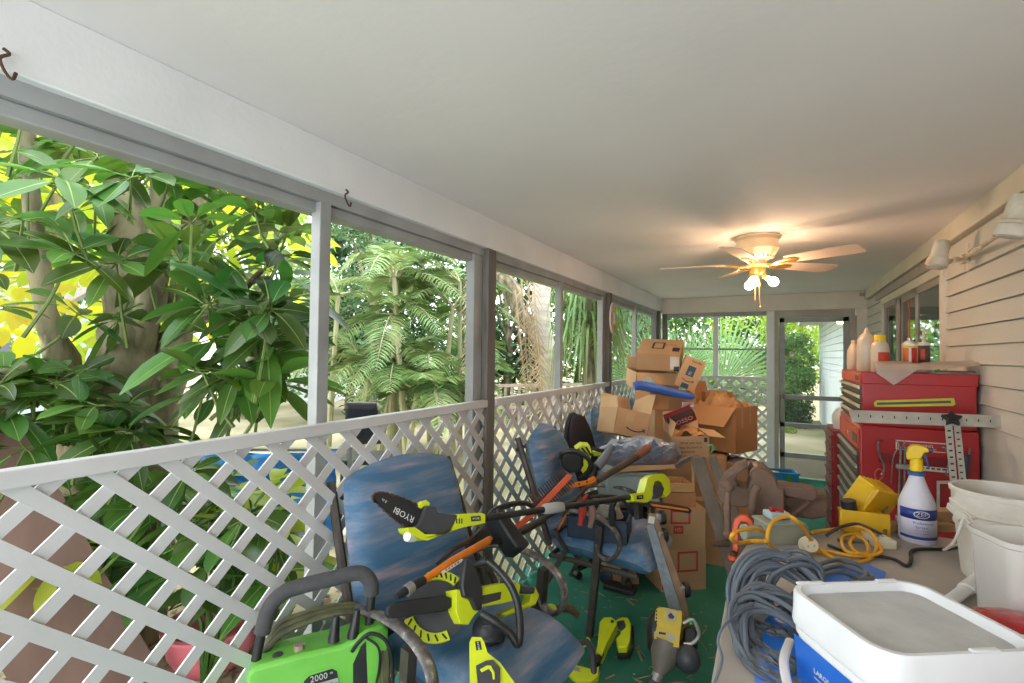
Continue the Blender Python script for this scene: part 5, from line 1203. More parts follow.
# ---- dark long bar with rusty end
T = thing('lopper', 'long dark-brown handled lopper with orange head slanting up towards the gray bag', 'lopper', pt(600, 478, 2.75))
b = B(); b.tube([pt(597,481,2.75), pt(625,464,2.85), pt(637,456,2.9)], [.016,.02,.022], 10); obj('dark_handle', b, M_tan, T, world=True)
b = B(); b.tube([pt(635,457.2,2.895), pt(647,448.5,2.94), pt(649,447,2.95)], [.023,.025,.02], 12); obj('rusty_ferrule', b, mat('orange_rust', (146,84,58), .8, c2=(110,70,54), scale=25), T, world=True)
pl = axis_plane(pt(570,488,2.65), pt(600,478,2.75))
b = B(); b.slab([(568,487), (576,482), (588,480), (594,476), (597,480), (592,484), (580,486.5), (570,488.5)], pl, .02); b.m = 1
for u, v in ((579,484), (587,482)): b.slab([(u-1,v-1), (u+1,v-1), (u+1,v+1), (u-1,v+1)], pl, .002, -.0015)
obj('orange_head', b, [M_orng, M_black], T, world=True, bevel=.002)
b = B(); b.tube([pt(575,500,2.6), pt(584,489,2.66), pt(597,483,2.72)], .009, 8); obj('second_handle', b, M_tan, T, world=True)
for P, r, m, nm, lab in (([(562,516,2.6), (574,502,2.65), (586,489,2.7)], .008, M_tan, 'rusty_rod', 'thin rusty rod leaning between the lopper and the tool tote'),
                     ([(548,548,2.92), (560,526,2.90), (577,500,2.86)], .007, M_orng, 'garden_stake', 'thin orange stake leaning beside the tool tote')):
    b = B(); b.tube([pt(*p) for p in P], r, 7); tag(obj(nm, b, m, world=True), lab, 'rod')
# ---- yellow and black saw on the second chair's back, gray nozzles
T = thing('circular_saw', 'black and yellow cordless saw with looped black handle perched by the office chair', 'saw', pt(575, 462, 3.0))
pl = Plane(pt(575, 462, 3.0), -CF)
b = B(); b.slab([(561,456), (568,452), (577,452), (583,457), (585,466), (580,473), (570,474), (562,469)], pl, .12); obj('motor_housing', b, M_blk, T, world=True, bevel=.02)
b = B(); b.slab([(576,450), (582,445.5), (590,446), (592,452), (591,461), (587,470), (583,474), (581,468), (585,458), (581,453)], pl, .10, .01); b.m = 1
for k in range(3): b.slab([(577+4*k,449.5-1.*k), (579+4*k,448.8-1.*k), (588+2*k,458-1.5*k), (586.5+2*k,459.5-1.5*k)], pl, .002, .008)
obj('yellow_body', b, [M_lime, M_black], T, world=True, bevel=.01)
b = B(); b.tube(spline([pt(561,458,2.95), pt(562,453,2.93), pt(570,450.5,2.92), pt(581,453,2.92), pt(589,460,2.92), pt(590.5,469,2.93), pt(586,475,2.95), pt(580,477,2.98)], 5), .014, 9); obj('loop_handle', b, M_blk, T, world=True)
b = B(); b.tube([pt(597,467,2.95), pt(604,459,2.98), pt(609,451,3.0)], [.028,.03,.022], 12); b.tube([pt(609,451,3.0), pt(612,446,3.02)], [.014,.02], 10)
tag(obj('vacuum_nozzle', b, mat('gray_nozzle_plastic', (112,112,120), .45), world=True), 'gray tube nozzle pointing up between the saw and the gray bag', 'nozzle')
b = B(); b.tube(spline([pt(592,448,3.05), pt(598,450,3.05), pt(604,452,3.1), pt(600,462,3.0), pt(592,475,2.9), pt(588,481,2.85)], 4), .012, 8)
tag(obj('black_tube', b, M_black, world=True), 'black tube lying behind the gray nozzle', 'tube')
b = B(); b.slab([(593,452), (601,450.5), (602,455), (594,457)], Plane(pt(597,453,3.08), -CF), .05); tag(obj('battery_pack', b, M_lime, world=True, bevel=.006), 'small lime battery pack behind the gray nozzle', 'battery')
# ---- blue tool tote with cords on the second chair
o = pt(600, 536, 2.80); 
T = thing('tool_tote', 'dark blue open tool tote on the second patio chair seat', 'tool tote', (o.x, o.y, FL+.50), (0,0,.15))
M_tote = mat('navy_tote_plastic', (44,58,78), .45, c2=(36,48,66), scale=8)
b = B()
for q in (((-.16,-.10,0), (.16,.10,.008)), ((-.165,-.105,0), (-.155,.105,.12)), ((.155,-.105,0), (.165,.105,.12)), ((-.165,-.105,0), (.165,-.095,.12)), ((-.165,.095,0), (.165,.105,.12)), ((-.172,-.112,.112), (.172,-.094,.122)), ((.154,-.112,.112), (.172,.112,.122))): b.bb(*q)
obj('tote_body', b, M_tote, T, bevel=.004)
M_grayc = mat('tan_gray_rope', (166,156,142), .7, c2=(140,130,118), scale=30)
b = B(); base_ = V((o.x, o.y, FL+.6)); 
for k in range(9): b.tube([base_+V((.05+.075*cos(t_*.35+k)*(1-.05*k), .01+.05*sin(t_*.35+k), .015+.008*k)) for t_ in range(19)], .006, 6)
tag(obj('rope_hank', b, M_grayc, world=True), 'hank of pale rope in the blue tool tote', 'rope')
for du, dv, m, lab in ((582,503,mat('red_grip', (184,54,44), .5), 'red-gripped hand tool sticking out of the blue tote'), (592,505,mat('pink_brown_cloth', (150,116,104), .8), 'pinkish brown rag bundle in the blue tote'), (612,507,M_black, 'black-gripped pliers in the blue tote')):
    p = pt(du, dv, 2.63); b = B(); b.tube(spline([p+V((-.01,0,-.12)), p+V((0,.01,-.05)), p, p+V((.03,0,.05))], 4), [.014,.014,.016,.02,.022,.022,.018,.016,.014,.014,.012,.01,.008], 9); tag(obj('hand_tool', b, m, world=True), lab, 'hand tool', 'hand tools in the blue tote')
b = B(); b.tube(spline([pt(590,497,2.6), pt(604,496,2.62), pt(620,498,2.65), pt(628,506,2.65), pt(632,514,2.66)], 5), .010, 8); tag(obj('black_cable', b, M_black, world=True), 'thick black cable bent over the blue tote', 'cable')
b = B(); b.slab([(636,505.5), (668,509.5), (690,514), (692,511), (690,508.5), (664,504), (640,501.5)], Plane(pt(665,508,2.75), -CF), .03); b.m = 1; b.slab([(650,503.4), (688,509), (689,511), (652,506)], Plane(pt(665,508,2.75), -CF), .004, -.003)
tag(obj('folded_saw', b, [M_black, M_orng], world=True, bevel=.003), 'black and orange folded hand saw over the printed carton', 'saw')
# ---- chainsaw on the nearest chair
sz = FL+.50
T = thing('chainsaw', 'lime-green chainsaw with black handle loop and covered bar on the nearest chair seat', 'chainsaw', pt(480, 615, 1.68))
a, c = pt(390, 612, 1.56), pt(535, 596, 1.86); PC = axis_plane(a, c)
def oc(u, v, off=0.): return PC.hit(u, v)+PC.n*off
b = B(); b.slab([(387,612), (389,606), (396,602), (412,599), (446,595.5), (452,598), (452,607), (446,611), (410,616.5), (392,618.5), (388,616)], PC, .03, .0); obj('bar_cover', b, M_black, T, world=True, bevel=.004)
b = B(); b.slab([(452,590), (466,592), (478,588), (496,584), (512,580.5), (516,586), (514,600), (498,604), (478,607), (470,616), (464,625), (456,624), (452,612)], PC, .16, -.03); b.m = 1; b.slab([(478,596), (497,592), (496,600), (478,605)], PC, .004, -.032); obj('motor_body', b, [M_lime, M_dgray], T, world=True, bevel=.01)
b = B(); b.slab([(505,584), (512,583), (517,585), (536,587), (540,596), (536,605), (520,611), (505,617), (504,613), (516,607), (530,602), (532,594), (515,594), (508,597)], PC, .06, .0); obj('rear_handle', b, M_lime, T, world=True, bevel=.006)
b = B(); b.slab([(508,586), (517,584), (534,587.5), (533,594), (515,593.5)], PC, .05, -.012); obj('rubber_grip', b, M_dgray, T, world=True, bevel=.006)
b = B(); b.slab([(455,587), (459,560), (464,561), (473,575), (476,592), (475,611), (469,611), (464,600), (457,598)], PC, .03, -.05); obj('hand_guard', b, M_blk, T, world=True, bevel=.006)
b = B(); b.tube(spline([oc(474,614,.05), oc(482,622,.08), oc(494,634,.10), oc(500,644,.11), oc(502.5,630,.11), oc(502,606,.10), oc(497,588,.09), oc(488,572,.07), oc(480,562,.05)], 6), .0135, 10); obj('front_handle', b, M_blk, T, world=True)
b = B(); b.tube([oc(480,562,.05), oc(474,566,.0), oc(470,580,-.01)], .0135, 10); obj('handle_root', b, M_blk, T, world=True)
b = B(); b.sphere(oc(492,630,-.03), (.055,.055,.05), 18, 10); b.tube([oc(494,624,-.03), oc(494,643,-.03)], [.058,.05], 20); obj('motor_end', b, M_dgray, T, world=True, bevel=.004)
for u, v in ((498.5,584), (508,585)):
    b = B(); b.tube([oc(u,v,.03), oc(u,v-4,.03)], [.013,.011], 12); obj('tank_cap', b, M_black if u < 500 else M_let, T, world=True)
# ---- round guard with hatch pattern
T = thing('trimmer_guard', 'round black and lime hatched trimmer guard behind the chainsaw bar', 'guard', pt(437, 608, 1.66))
pl = Plane(pt(437, 605, 1.69), V((.5,-.6,.75)))
X = pl.X @ M.Translation((0,0,0))
for a0, a1, nm in ((.9, 2.0, 1), (3.6, 5.2, 1)):
    b = B(); b.prism([(.115*cos(t), .115*sin(t)) for t in [a0+(a1-a0)*k/10 for k in range(11)]]+[(.085*cos(t), .085*sin(t)) for t in [a1-(a1-a0)*k/10 for k in range(11)]], -.012, .0, X); b.m = 1
    for k in range(6):
        t = a0+(a1-a0)*(k+.5)/6; b.box(X @ V((.1*cos(t), .1*sin(t), .0008)), (.022,.006,.003), X.to_3x3() @ Rz(t+.5))
    obj('hatched_rim', b, [M_lime, M_black], T, world=True, bevel=.001)
b = B(); b.lathe([(0,-.03), (.10,-.03), (.108,-.02), (.108,-.012), (.08,-.01), (.03,-.004), (0,-.004)], 32, X, caps=False); obj('guard_dish', b, M_dgray, T, world=True)
# ---- lime blower body low on the chair
T = thing('leaf_blower', 'lime tapering tool body with dark hexagon vent lying on the front of the nearest seat', 'blower', pt(485, 670, 1.48))
pl = Plane(pt(485, 655, 1.47), V((.3,-.55,.8)))
b = B(); b.slab([(469.5,644), (472,638.5), (481,638.5), (484,643), (487.5,654), (500,664), (516,686), (512,700), (470,700)], pl, .11, -.01); b.m = 1; b.slab([(475,643), (480.5,642.5), (482,651), (476.5,652)], pl, .002, -.0108); ptext(b, 'RYOBI', .008, pl, 478.4, 647.5, 479.2, 652, .0112, 2); obj('body', b, [M_lime, M_black, M_let], T, world=True, bevel=.008)
b = B(); b.slab([(476,668), (486,663), (493,662), (500,670), (500,684), (492,694), (478,690)], pl, .03, -.018); b.m = 1; b.slab([(480,672), (487,668), (491,668), (495,675), (495,682), (493,682), (492,675), (489,671.5), (482,675)], pl, .003, -.02); obj('vent_panel', b, [M_dgray, M_lime], T, world=True, bevel=.002)
# ---- string trimmer on the floor
T = thing('string_trimmer', 'lime string trimmer on the green carpet between the chairs', 'string trimmer', pz(600, 655, FL))
pl = Plane(pz(600, 655, FL+.06), V((.05,-.35,1)))
b = B(); b.slab([(600,625), (604,620.5), (611,620), (615,623), (617,627), (607,646), (602,658), (596,655), (597.5,650)], pl, .06, -.02); b.m = 1; b.slab([(611,623), (614,623), (614,626), (611,626)], pl, .002, -.022); obj('shaft_housing', b, [M_lime, M_dgray], T, world=True, bevel=.008)
b = B(); b.slab([(614,621), (622,616.5), (628,617.5), (631,623), (630,640), (627,647), (618,647), (616,638), (620,634), (622,626)], pl, .05, -.0); b.m = 1; b.slab([(617,622), (624,620.5), (626,627), (622,631), (618,629)], pl, .01, -.006); obj('trimmer_head', b, [M_lime, M_dgray], T, world=True, bevel=.006)
b = B(); b.slab([(628,618), (631,621), (631.5,640), (627,648), (616,648), (618,651), (629,650), (634,640), (634,622)], pl, .03, .03); obj('debris_guard', b, M_black, T, world=True, bevel=.003)
b = B(); b.tube([pl.hit(601,653), pl.hit(596,664)], .016, 10); obj('shaft', b, M_black, T, world=True)
b = B(); b.slab([(565,668), (570,665), (594,671), (599,668), (598,678), (592,683), (577,683), (570,677)], pl, .05, -.01); b.m = 1; b.slab([(570.5,667.5), (580,670), (580,674), (571,671)], pl, .002, -.012); obj('handle_body', b, [M_lime, M_silver], T, world=True, bevel=.006)
b = B(); b.tube(spline([pl.hit(580,654)+V((0,0,.05)), pl.hit(587,657)+V((0,0,.07)), pl.hit(592,665)+V((0,0,.06)), pl.hit(594,674)], 5), .015, 10); obj('curved_grip', b, M_dgray, T, world=True)
b = B(); b.tube(spline([pl.hit(579,653)+V((0,0,.05)), pl.hit(583,657)+V((0,0,.05)), pl.hit(589,653)+V((0,0,.06)), pl.hit(587,650)+V((0,0,.06))], 5), .006, 8); obj('grip_ring', b, M_lime, T, world=True)
T = thing('pruning_saw', 'small hand tool with lime end and brown curved grip behind the nearest seat', 'hand tool', pz(560, 622, FL))
b = B(); b.sphere(pt(551,611,2.15), (.03,.03,.028), 14, 8); b.tube([pt(551,611,2.15), pt(548,616,2.13)], .02, 8); obj('lime_end', b, M_lime, T, world=True)
b = B(); b.tube(spline([pt(554,610,2.15), pt(563,608,2.18), pt(572,610,2.2), pt(578,616,2.2)], 5), [.016]*6+[.018]*6+[.015]*4, 10); obj('brown_grip', b, mat('worn_brown_grip', (92,74,54), .8, c2=(120,96,70), scale=30), T, world=True)
b = B(); b.tube([pz(560,645,FL+.02), pt(549,618,2.12)], .014, 8); obj('blade_holder', b, M_lime, T, world=True)
# ---- gas trimmer power head on the floor
T = thing('engine_trimmer', 'gas string trimmer engine with worn yellow cover standing on the green carpet', 'trimmer', pz(668, 672, FL))
pl = Plane(pz(670, 665, FL+.16), V((.0,-.75,.6)))
b = B(); b.slab([(656.5,612), (659,609.5), (664,609), (683,613), (682.5,625), (679.5,649), (674,648), (670,645), (655,640)], pl, .14, -.03); b.m = 1
for k in range(4): b.slab([(656.8,612+3.4*k), (658.2,612+3.4*k), (658.2,614+3.4*k), (656.8,614+3.4*k)], pl, .002, -.0315)
b.m = 2; b.slab([(667.5,611.5), (677,613.5), (676,623), (667,621.5)], pl, .002, -.0315); b.m = 3; b.slab([(669,617), (672,614.5), (675.5,618.5), (674,621), (670,620)], pl, .001, -.0322)
b.m = 2; b.slab([(658.5,633), (670,635), (679,641), (678,643), (672,640), (672,645), (670,645), (669,638), (658.5,636)], pl, .002, -.0315); b.m = 1; b.slab([(660,633.4), (667,634.6), (667,636.8), (660,635.8)], pl, .001, -.0322)
obj('engine_cover', b, [mat('worn_yellow_cover', (206,178,60), .45, c2=(180,150,50), scale=9), M_black, M_silver, M_rust], T, world=True, bevel=.006)
b = B(); b.sphere(pl.hit(655,630)-pl.n*.06, (.05,.09,.10), 18, 12); obj('starter_housing', b, M_blk, T, world=True)
b = B(); b.slab([(683,626), (692,624), (697,632), (695,645), (687,648), (682,642)], pl, .08, .02); obj('carburetor', b, M_black, T, world=True, bevel=.01)
b = B(); b.tube(spline([pl.hit(683,623), pl.hit(693,620), pl.hit(699,634), pl.hit(693,643), pl.hit(684,644)], 5), .008, 8); obj('silver_bracket', b, M_silver, T, world=True)
b = B(); b.tube([pl.hit(691,622)+pl.n*.01, pl.hit(691.5,625)+pl.n*.01], .008, 8); obj('primer_bulb', b, mat('green_primer', (60,190,90), .3), T, world=True)
b = B(); b.sphere(pl.hit(687,658)-pl.n*.02, (.055,.05,.06), 16, 10); obj('fuel_tank', b, M_dgray, T, world=True)
M_cone = mat('worn_gray_cone', (122,112,102), .55, c2=(98,88,80), scale=8)
b = B(); b.tube([pl.hit(666,642)-pl.n*.03, pl.hit(663,655)-pl.n*.03, pl.hit(659,667)-pl.n*.03, pl.hit(657,673)-pl.n*.03], [.072,.062,.036,.024], 18); obj('clutch_cone', b, M_cone, T, world=True)
b = B(); b.tube([pl.hit(657.5,671)-pl.n*.03, pl.hit(654,680)-pl.n*.03], .024, 14); b.tube([pl.hit(654,678)-pl.n*.03, pl.hit(648,700)-pl.n*.03], [.016,.016], 12); obj('shaft_collar', b, M_silver, T, world=True)
b = B(); b.slab([(647,683), (650,674), (656,672), (658,676), (656,690), (648,694)], pl, .06, .01); obj('throttle_grip', b, M_dgray, T, world=True, bevel=.01)
# ---- furniture dolly on edge, with casters
T = thing('furniture_dolly', 'long narrow wheeled dolly standing on end before the printed cartons', 'dolly', pz(688, 645, FL))
a, c = pt(652, 522, 2.72), pt(686, 640, 2.46); pl = axis_plane(a, c)
M_gcar = mat('gray_blue_carpet_strip', (138,146,152), .9, c2=(118,126,132), scale=30)
b = B(); b.slab([(646.5,526), (653,524), (656,531), (680,606), (690,640), (679,644), (668,605)], pl, .03, -.006); obj('carpet_strip', b, M_gcar, T, world=True)
b = B(); b.slab([(645,530), (649,513), (656.5,514), (660,524), (685,595), (694,642), (690,645), (680,607), (656,531), (653,523)], pl, .05); obj('wood_frame', b, mat('dolly_wood', (150,116,88), .7, c2=(120,90,68), scale=8), T, world=True, bevel=.003)
b = B(); b.slab([(649,516), (655,517), (654,524), (648,523)], pl, .002, -.0065); obj('paper_tag', b, M_labw, T, world=True)
for u, v in ((662,517), (664,535), (686,590), (692,640)):
    q = pl.hit(u, v)-pl.n*.03
    X = M.Translation(q) @ M.Rotation(.6, 4, 'Z') @ M.Rotation(pi/2, 4, 'Y'); b = B().lathe([(0,-.014), (.02,-.014), (.036,-.012), (.038,-.006), (.038,.006), (.036,.012), (.02,.014), (0,.014)], 18, X, caps=False); cs = obj('caster_wheel', b, M_black, T, world=True)
    b = B(); b.box(q-CR*.022, (.03,.045,.05), Rz(.6)); obj('caster_fork', b, M_silver, cs, world=True, bevel=.004)
# ---- pressure washer at the near left
c = pt(318, 640, 1.62); TW = V((c.x, c.y, FL))
T = thing('pressure_washer', 'bright green pressure washer with black foam-covered loop handle in the near left corner', 'pressure washer', TW)
pl = Plane(pt(318, 640, 1.56), V((.80,-.75,.12)))
b = B(); b.slab([(246,676), (252,668), (300,655), (340,646), (352,641), (366,631), (383,626), (388,632), (391,690), (391,760), (246,790)], pl, .16, .0); body = obj('body_shell', b, M_green, T, world=True, bevel=.018)
b = B(); b.slab([(299,700), (301,679), (308,673), (333,665.5), (340,669), (345,700)], pl, .004, -.001); b.m = 1; b.slab([(302,700), (304,681), (309,676), (332,668.5), (337,671), (341,700)], pl, .003, -.003)
b.m = 2; ptext(b, '2000', .026, pl, 319, 676.8, 329, 674, .0064, 2); ptext(b, 'PSI', .008, pl, 331.5, 672, 336, 670.8, .0064, 2)
b.m = 3; b.slab([(306,686), (338,677), (340,700), (305,705)], pl, .001, -.0055); ptext(b, 'works', .022, pl, 328, 684.5, 338, 681.8, .0072, 4); b.m = 0
obj('rating_plate', b, [M_green, M_black, M_let, mat('pale_gray_plate', (176,186,182), .4), M_dgray], body, world=True)
HB = [pl.hit(u, v)-pl.n*o for u, v, o in ((253,668,.05), (259,640,.05), (268,612,.05), (284,597,.05), (305,590,.05), (330,584,.05), (352,578.5,.05), (364,579,.05), (371.5,588,.05), (372,600,.05), (370.5,618,.05), (369.5,640,.05), (369,680,.05))]
b = B(); b.tube(spline(HB, 6), .015, 10); obj('handle_tube', b, M_black, T, world=True)
b = B(); b.tube(spline(HB[1:10], 6), .0245, 14); obj('foam_grip', b, M_foam, T, world=True)
for u, v, u2, v2 in ((333.5,644,336,618.5), (353,640,357.5,612)):
    b = B(); b.tube([pl.hit(u,v)-pl.n*.02, pl.hit(u,v-3)-pl.n*.02, pl.hit((u+u2)/2,(v+v2)/2)-pl.n*.02, pl.hit(u2,v2)-pl.n*.02], [.019,.018,.015,.010], 12); obj('nozzle_tip', b, M_blk, T, world=True)
M_hose = mat('dirty_green_black_hose', (92,92,52), .6, c2=(56,58,44), scale=16)
b = B()
for k in range(3): b.tube(spline([pl.hit(256,672-k*2)-pl.n*(.09+.02*k), pl.hit(275,650-k*4)-pl.n*(.10+.02*k), pl.hit(300,637-k*3)-pl.n*(.10+.02*k), pl.hit(330,627-k*2)-pl.n*(.10+.02*k), pl.hit(360,623-k)-pl.n*(.09+.02*k), pl.hit(378,632+k)-pl.n*(.06+.01*k), pl.hit(386-k*2,650)-pl.n*.01, pl.hit(388-k*3,690)-pl.n*(-.012)], 6), .0095, 8)
obj('hose', b, M_hose, T, world=True)
b = B(); b.tube(spline([pl.hit(352,650)+pl.n*.01, pl.hit(358,640)+pl.n*.02, pl.hit(370,631)+pl.n*.02, pl.hit(384,636)+pl.n*.025, pl.hit(391,654)+pl.n*.02, pl.hit(393,690)+pl.n*.01], 6), .006, 8); b.tube(spline([pl.hit(366,636)+pl.n*.012, pl.hit(378,645)+pl.n*.018, pl.hit(379,665)+pl.n*.015, pl.hit(374,690)+pl.n*.012], 5), .004, 8); obj('trigger_hose', b, M_black, T, world=True)
b = B(); b.slab([(353,664), (361,646), (366,641), (368,690), (353,690)], pl, .01, -.0005); obj('side_recess', b, M_blk, body, world=True)
for u, v, m in ((298,654,mat('dirty_knob', (170,150,130), .7)), (276,664,M_dgray)):
    b = B(); q = pl.hit(u,v)-pl.n*.04; b.tube([q-V((0,0,.02)), q+V((0,0,.012))], [.018,.015], 12); obj('knob', b, m, T, world=True)
for s in (-1, 1):
    b = B(); X = M.Translation(TW+V((-.12+.1*s, -.14+.20*s, .10)))@ M.Rotation(.75, 4, 'Z') @ M.Rotation(pi/2, 4, 'X') ; b.lathe([(0,-.02), (.07,-.02), (.1,-.015), (.1,.015), (.07,.02), (0,.02)], 24, X, caps=False); obj('wheel', b, M_black, T, world=True)
# ================================================================ the heap of cartons
M_card = mat('brown_cardboard', (190,152,112), .8, c2=(176,136,98), scale=3, bump=.08, bscale=60)
M_cardi = mat('inner_cardboard', (212,172,130), .85, c2=(198,156,114), scale=3)
M_cardd = mat('orange_brown_cardboard', (186,134,88), .8, c2=(170,118,74), scale=3)
M_print = mat('black_print', (46,42,42), .7); M_tape = mat('clear_packing_tape', (200,164,126), .25, c2=(190,152,112)); M_rprint = mat('red_print', (196,66,56), .7); M_wlab = mat('white_shipping_label', (222,214,206), .6); M_bprint = mat('dark_teal_print', (44,72,88), .6)
def carton(lab, c, d, R, m=None, open_=False, flaps=(), prints=(), tape=None, cat='carton', bottom=False):
    """c: centre of the bottom face; d: (w,l,h); prints: (face, x0,y0,x1,y1, material index) in fractions"""
    m = m or M_card; c = V(c); R4 = M.Translation(c) @ R.to_4x4()
    T = thing('cardboard_box', lab, cat, c, group='cartons and boxes of the heap'); w, l, h = d; t = .005
    b = B(); b.X = R4
    if open_:
        b.bb((-w/2,-l/2,0), (w/2,l/2,t)).bb((-w/2,-l/2,0), (-w/2+t,l/2,h)).bb((w/2-t,-l/2,0), (w/2,l/2,h)).bb((-w/2,-l/2,0), (w/2,-l/2+t,h)).bb((-w/2,l/2-t,0), (w/2,l/2,h))
    else: b.bb((-w/2,-l/2,0), (w/2,l/2,h))
    FXs = {'f': M(((1,0,0,0), (0,0,-1,-l/2), (0,1,0,h/2), (0,0,0,1))), 'k': M(((-1,0,0,0), (0,0,1,l/2), (0,1,0,h/2), (0,0,0,1))), 'r': M(((0,0,1,w/2), (1,0,0,0), (0,1,0,h/2), (0,0,0,1))), 'l': M(((0,0,-1,-w/2), (-1,0,0,0), (0,1,0,h/2), (0,0,0,1))), 't': M(((1,0,0,0), (0,1,0,0), (0,0,1,h), (0,0,0,1)))}
    SZ = {'f': (w,h), 'k': (w,h), 'r': (l,h), 'l': (l,h), 't': (w,l)}
    body = None
    MS = [m, M_print, M_tape, M_rprint, M_wlab, M_bprint, M_cardi]
    for p in prints:
        f = p[0]; W, H = SZ[f]; X = FXs[f]; b.X = R4 @ X; b.m = p[-1]
        if p[1] == 'frame':
            x0, y0, x1, y1 = (p[2]-.5)*W, (p[3]-.5)*H, (p[4]-.5)*W, (p[5]-.5)*H; e = min(W, H)*.05
            for q in ((x0,y0,x1,y0+e), (x0,y1-e,x1,y1), (x0,y0,x0+e,y1), (x1-e,y0,x1,y1)): b.bb((q[0],q[1],-.0002), (q[2],q[3],.0006))
        elif p[1] == 'text': b.text(p[2], p[3], M.Translation(((p[4]-.5)*W, (p[5]-.5)*H, .0007)), .0002)
        elif p[1] == 'smile':
            cx, cy, s = (p[2]-.5)*W, (p[3]-.5)*H, p[4]
            P = [V((cx+s*k/6, cy+s*.28*((k/6)**2-1), .001)) for k in range(-6, 7)]; b.tube(P, s*.06, 5); q = P[-1]
            b.tube([q+V((-s*.28,s*.06,0)), q+V((.0,s*.05,0)), q+V((-s*.02,-s*.24,0))], s*.05, 5)
        else: b.bb(((p[1]-.5)*W, (p[2]-.5)*H, -.0002), ((p[3]-.5)*W, (p[4]-.5)*H, .0006))
    b.m = 0; b.X = None
    obj('box_body', b, MS, T, world=True)
    for f, ang, ln in flaps:
        H_ = {'f': ((-w/2,-l/2,h), (w/2,-l/2,h), (0,-1,0)), 'k': ((-w/2,l/2,h), (w/2,l/2,h), (0,1,0)), 'l': ((-w/2,-l/2,h), (-w/2,l/2,h), (-1,0,0)), 'r': ((w/2,-l/2,h), (w/2,l/2,h), (1,0,0))}[f]
        a, e, o = V(H_[0]), V(H_[1]), V(H_[2]); dr = (o*cos(ang)+V((0,0,1))*sin(ang))*ln; nn = (e-a).normalized().cross(dr).normalized()*.004; s = (e-a)*.03
        b = B(); b.X = R4; b.hexa([a, e, e+dr-s, a+dr+s], [a+nn, e+nn, e+dr-s+nn, a+dr+s+nn]); obj('flap', b, [m if m is not M_card else M_cardi], T, world=True)
    return T
V3 = lambda u, v, t: pt(u, v, t)
yw = radians(28.7)
def RR(yaw, pitch=0, roll=0): return M.Rotation(yw+yaw, 3, 'Z') @ M.Rotation(pitch, 3, 'X') @ M.Rotation(roll, 3, 'Y')
# printed moving cartons on the carpet
c = pz(680, 591, FL); c = c+CF*.17
carton('lower of two printed moving cartons on the green carpet', (c.x, c.y, FL), (.31, .33, .262), RR(.16), prints=(('f','frame',.36,.45,.82,.95,3), ('f',.02,.05,.05,.95,3)))
c2 = V((c.x, c.y, FL+.2635))
carton('upper of two printed moving cartons, with red square mark, stacked before the plank', c2, (.325, .33, .262), RR(.02, 0, 0), prints=(('f','frame',.30,.62,.70,.96,3), ('f',.36,.38,.56,.58,3), ('f','text','HD',.03,.46,.48,6), ('f',.01,.05,.035,.97,3)))
# plain cartons carrying the heap
carton('large closed carton on the carpet under the heap, behind the printed cartons', (-.70, 4.15, FL), (.62, .55, .45), Rz(.1))
carton('large closed carton on the carpet below the crumpled paper box', (-.36, 4.40, FL), (.34, .50, .40), Rz(-.1), M_cardd)
carton('closed carton in the middle of the heap, under the open boxes', (-.66, 4.25, FL+.452), (.55, .5, .30), Rz(.05))
carton('closed carton at the back of the heap, under the top box', (-.72, 4.85, FL), (.55, .5, .62), Rz(.0), M_cardd)
SB = pt(657, 391, 4.1)
carton('closed carton in the core of the heap, carrying the shallow open box', (SB.x+.06, SB.y+.2, FL+.754), (.34, .32, SB.z-FL-.762), RR(0))
carton('small closed carton below the crumpled paper box, dark print on its side', (-.34, 4.30, FL+.402), (.28, .32, .30), RR(.35), prints=(('f',.62,.2,.8,.75,1), ('f','smile',.3,.6,.08,1)))
# big box with crumpled paper
e = pt(736, 454.5, 3.75); R = RR(.72)
d_ = (.36, .30, .35); off = R @ V((-d_[0]/2, d_[1]/2, 0)) if False else R @ V((-d_[0]/2, d_[1]/2, 0))
R5 = RR(-.95); dd = (.31, .42, .355)
# nearest vertical edge is the front-right corner of a box turned towards the house
R5 = RR(.62); 
cc_ = e+R5 @ V((dd[0]/2-.0, dd[1]/2, 0))
CB = carton('large open carton of crumpled brown paper at the right side of the heap', cc_, (dd[0], dd[1], .35), R5, M_cardd, True, (('l', -.75, .20), ('k', 1.35, .18), ), (('f',.25,.55,.32,1.,2), ('f',.62,.62,.68,1.,2)))
M_paper = mat('crumpled_kraft_paper', (196,146,98), .8, c2=(172,122,78), scale=6)
b = B(); b.surf(lambda u, v: cc_+R5 @ V(((u-.5)*.30, (v-.5)*.40, .31+.13*sin(pi*u)*sin(pi*v)+.08*noise.noise(V((u*5, v*5, 2)))+.03*noise.noise(V((u*13, v*13, 5))))), 22, 22)
tag(obj('packing_paper', b, M_paper, world=True, ang=25), 'crumpled kraft packing paper filling the large open carton', 'packing paper')
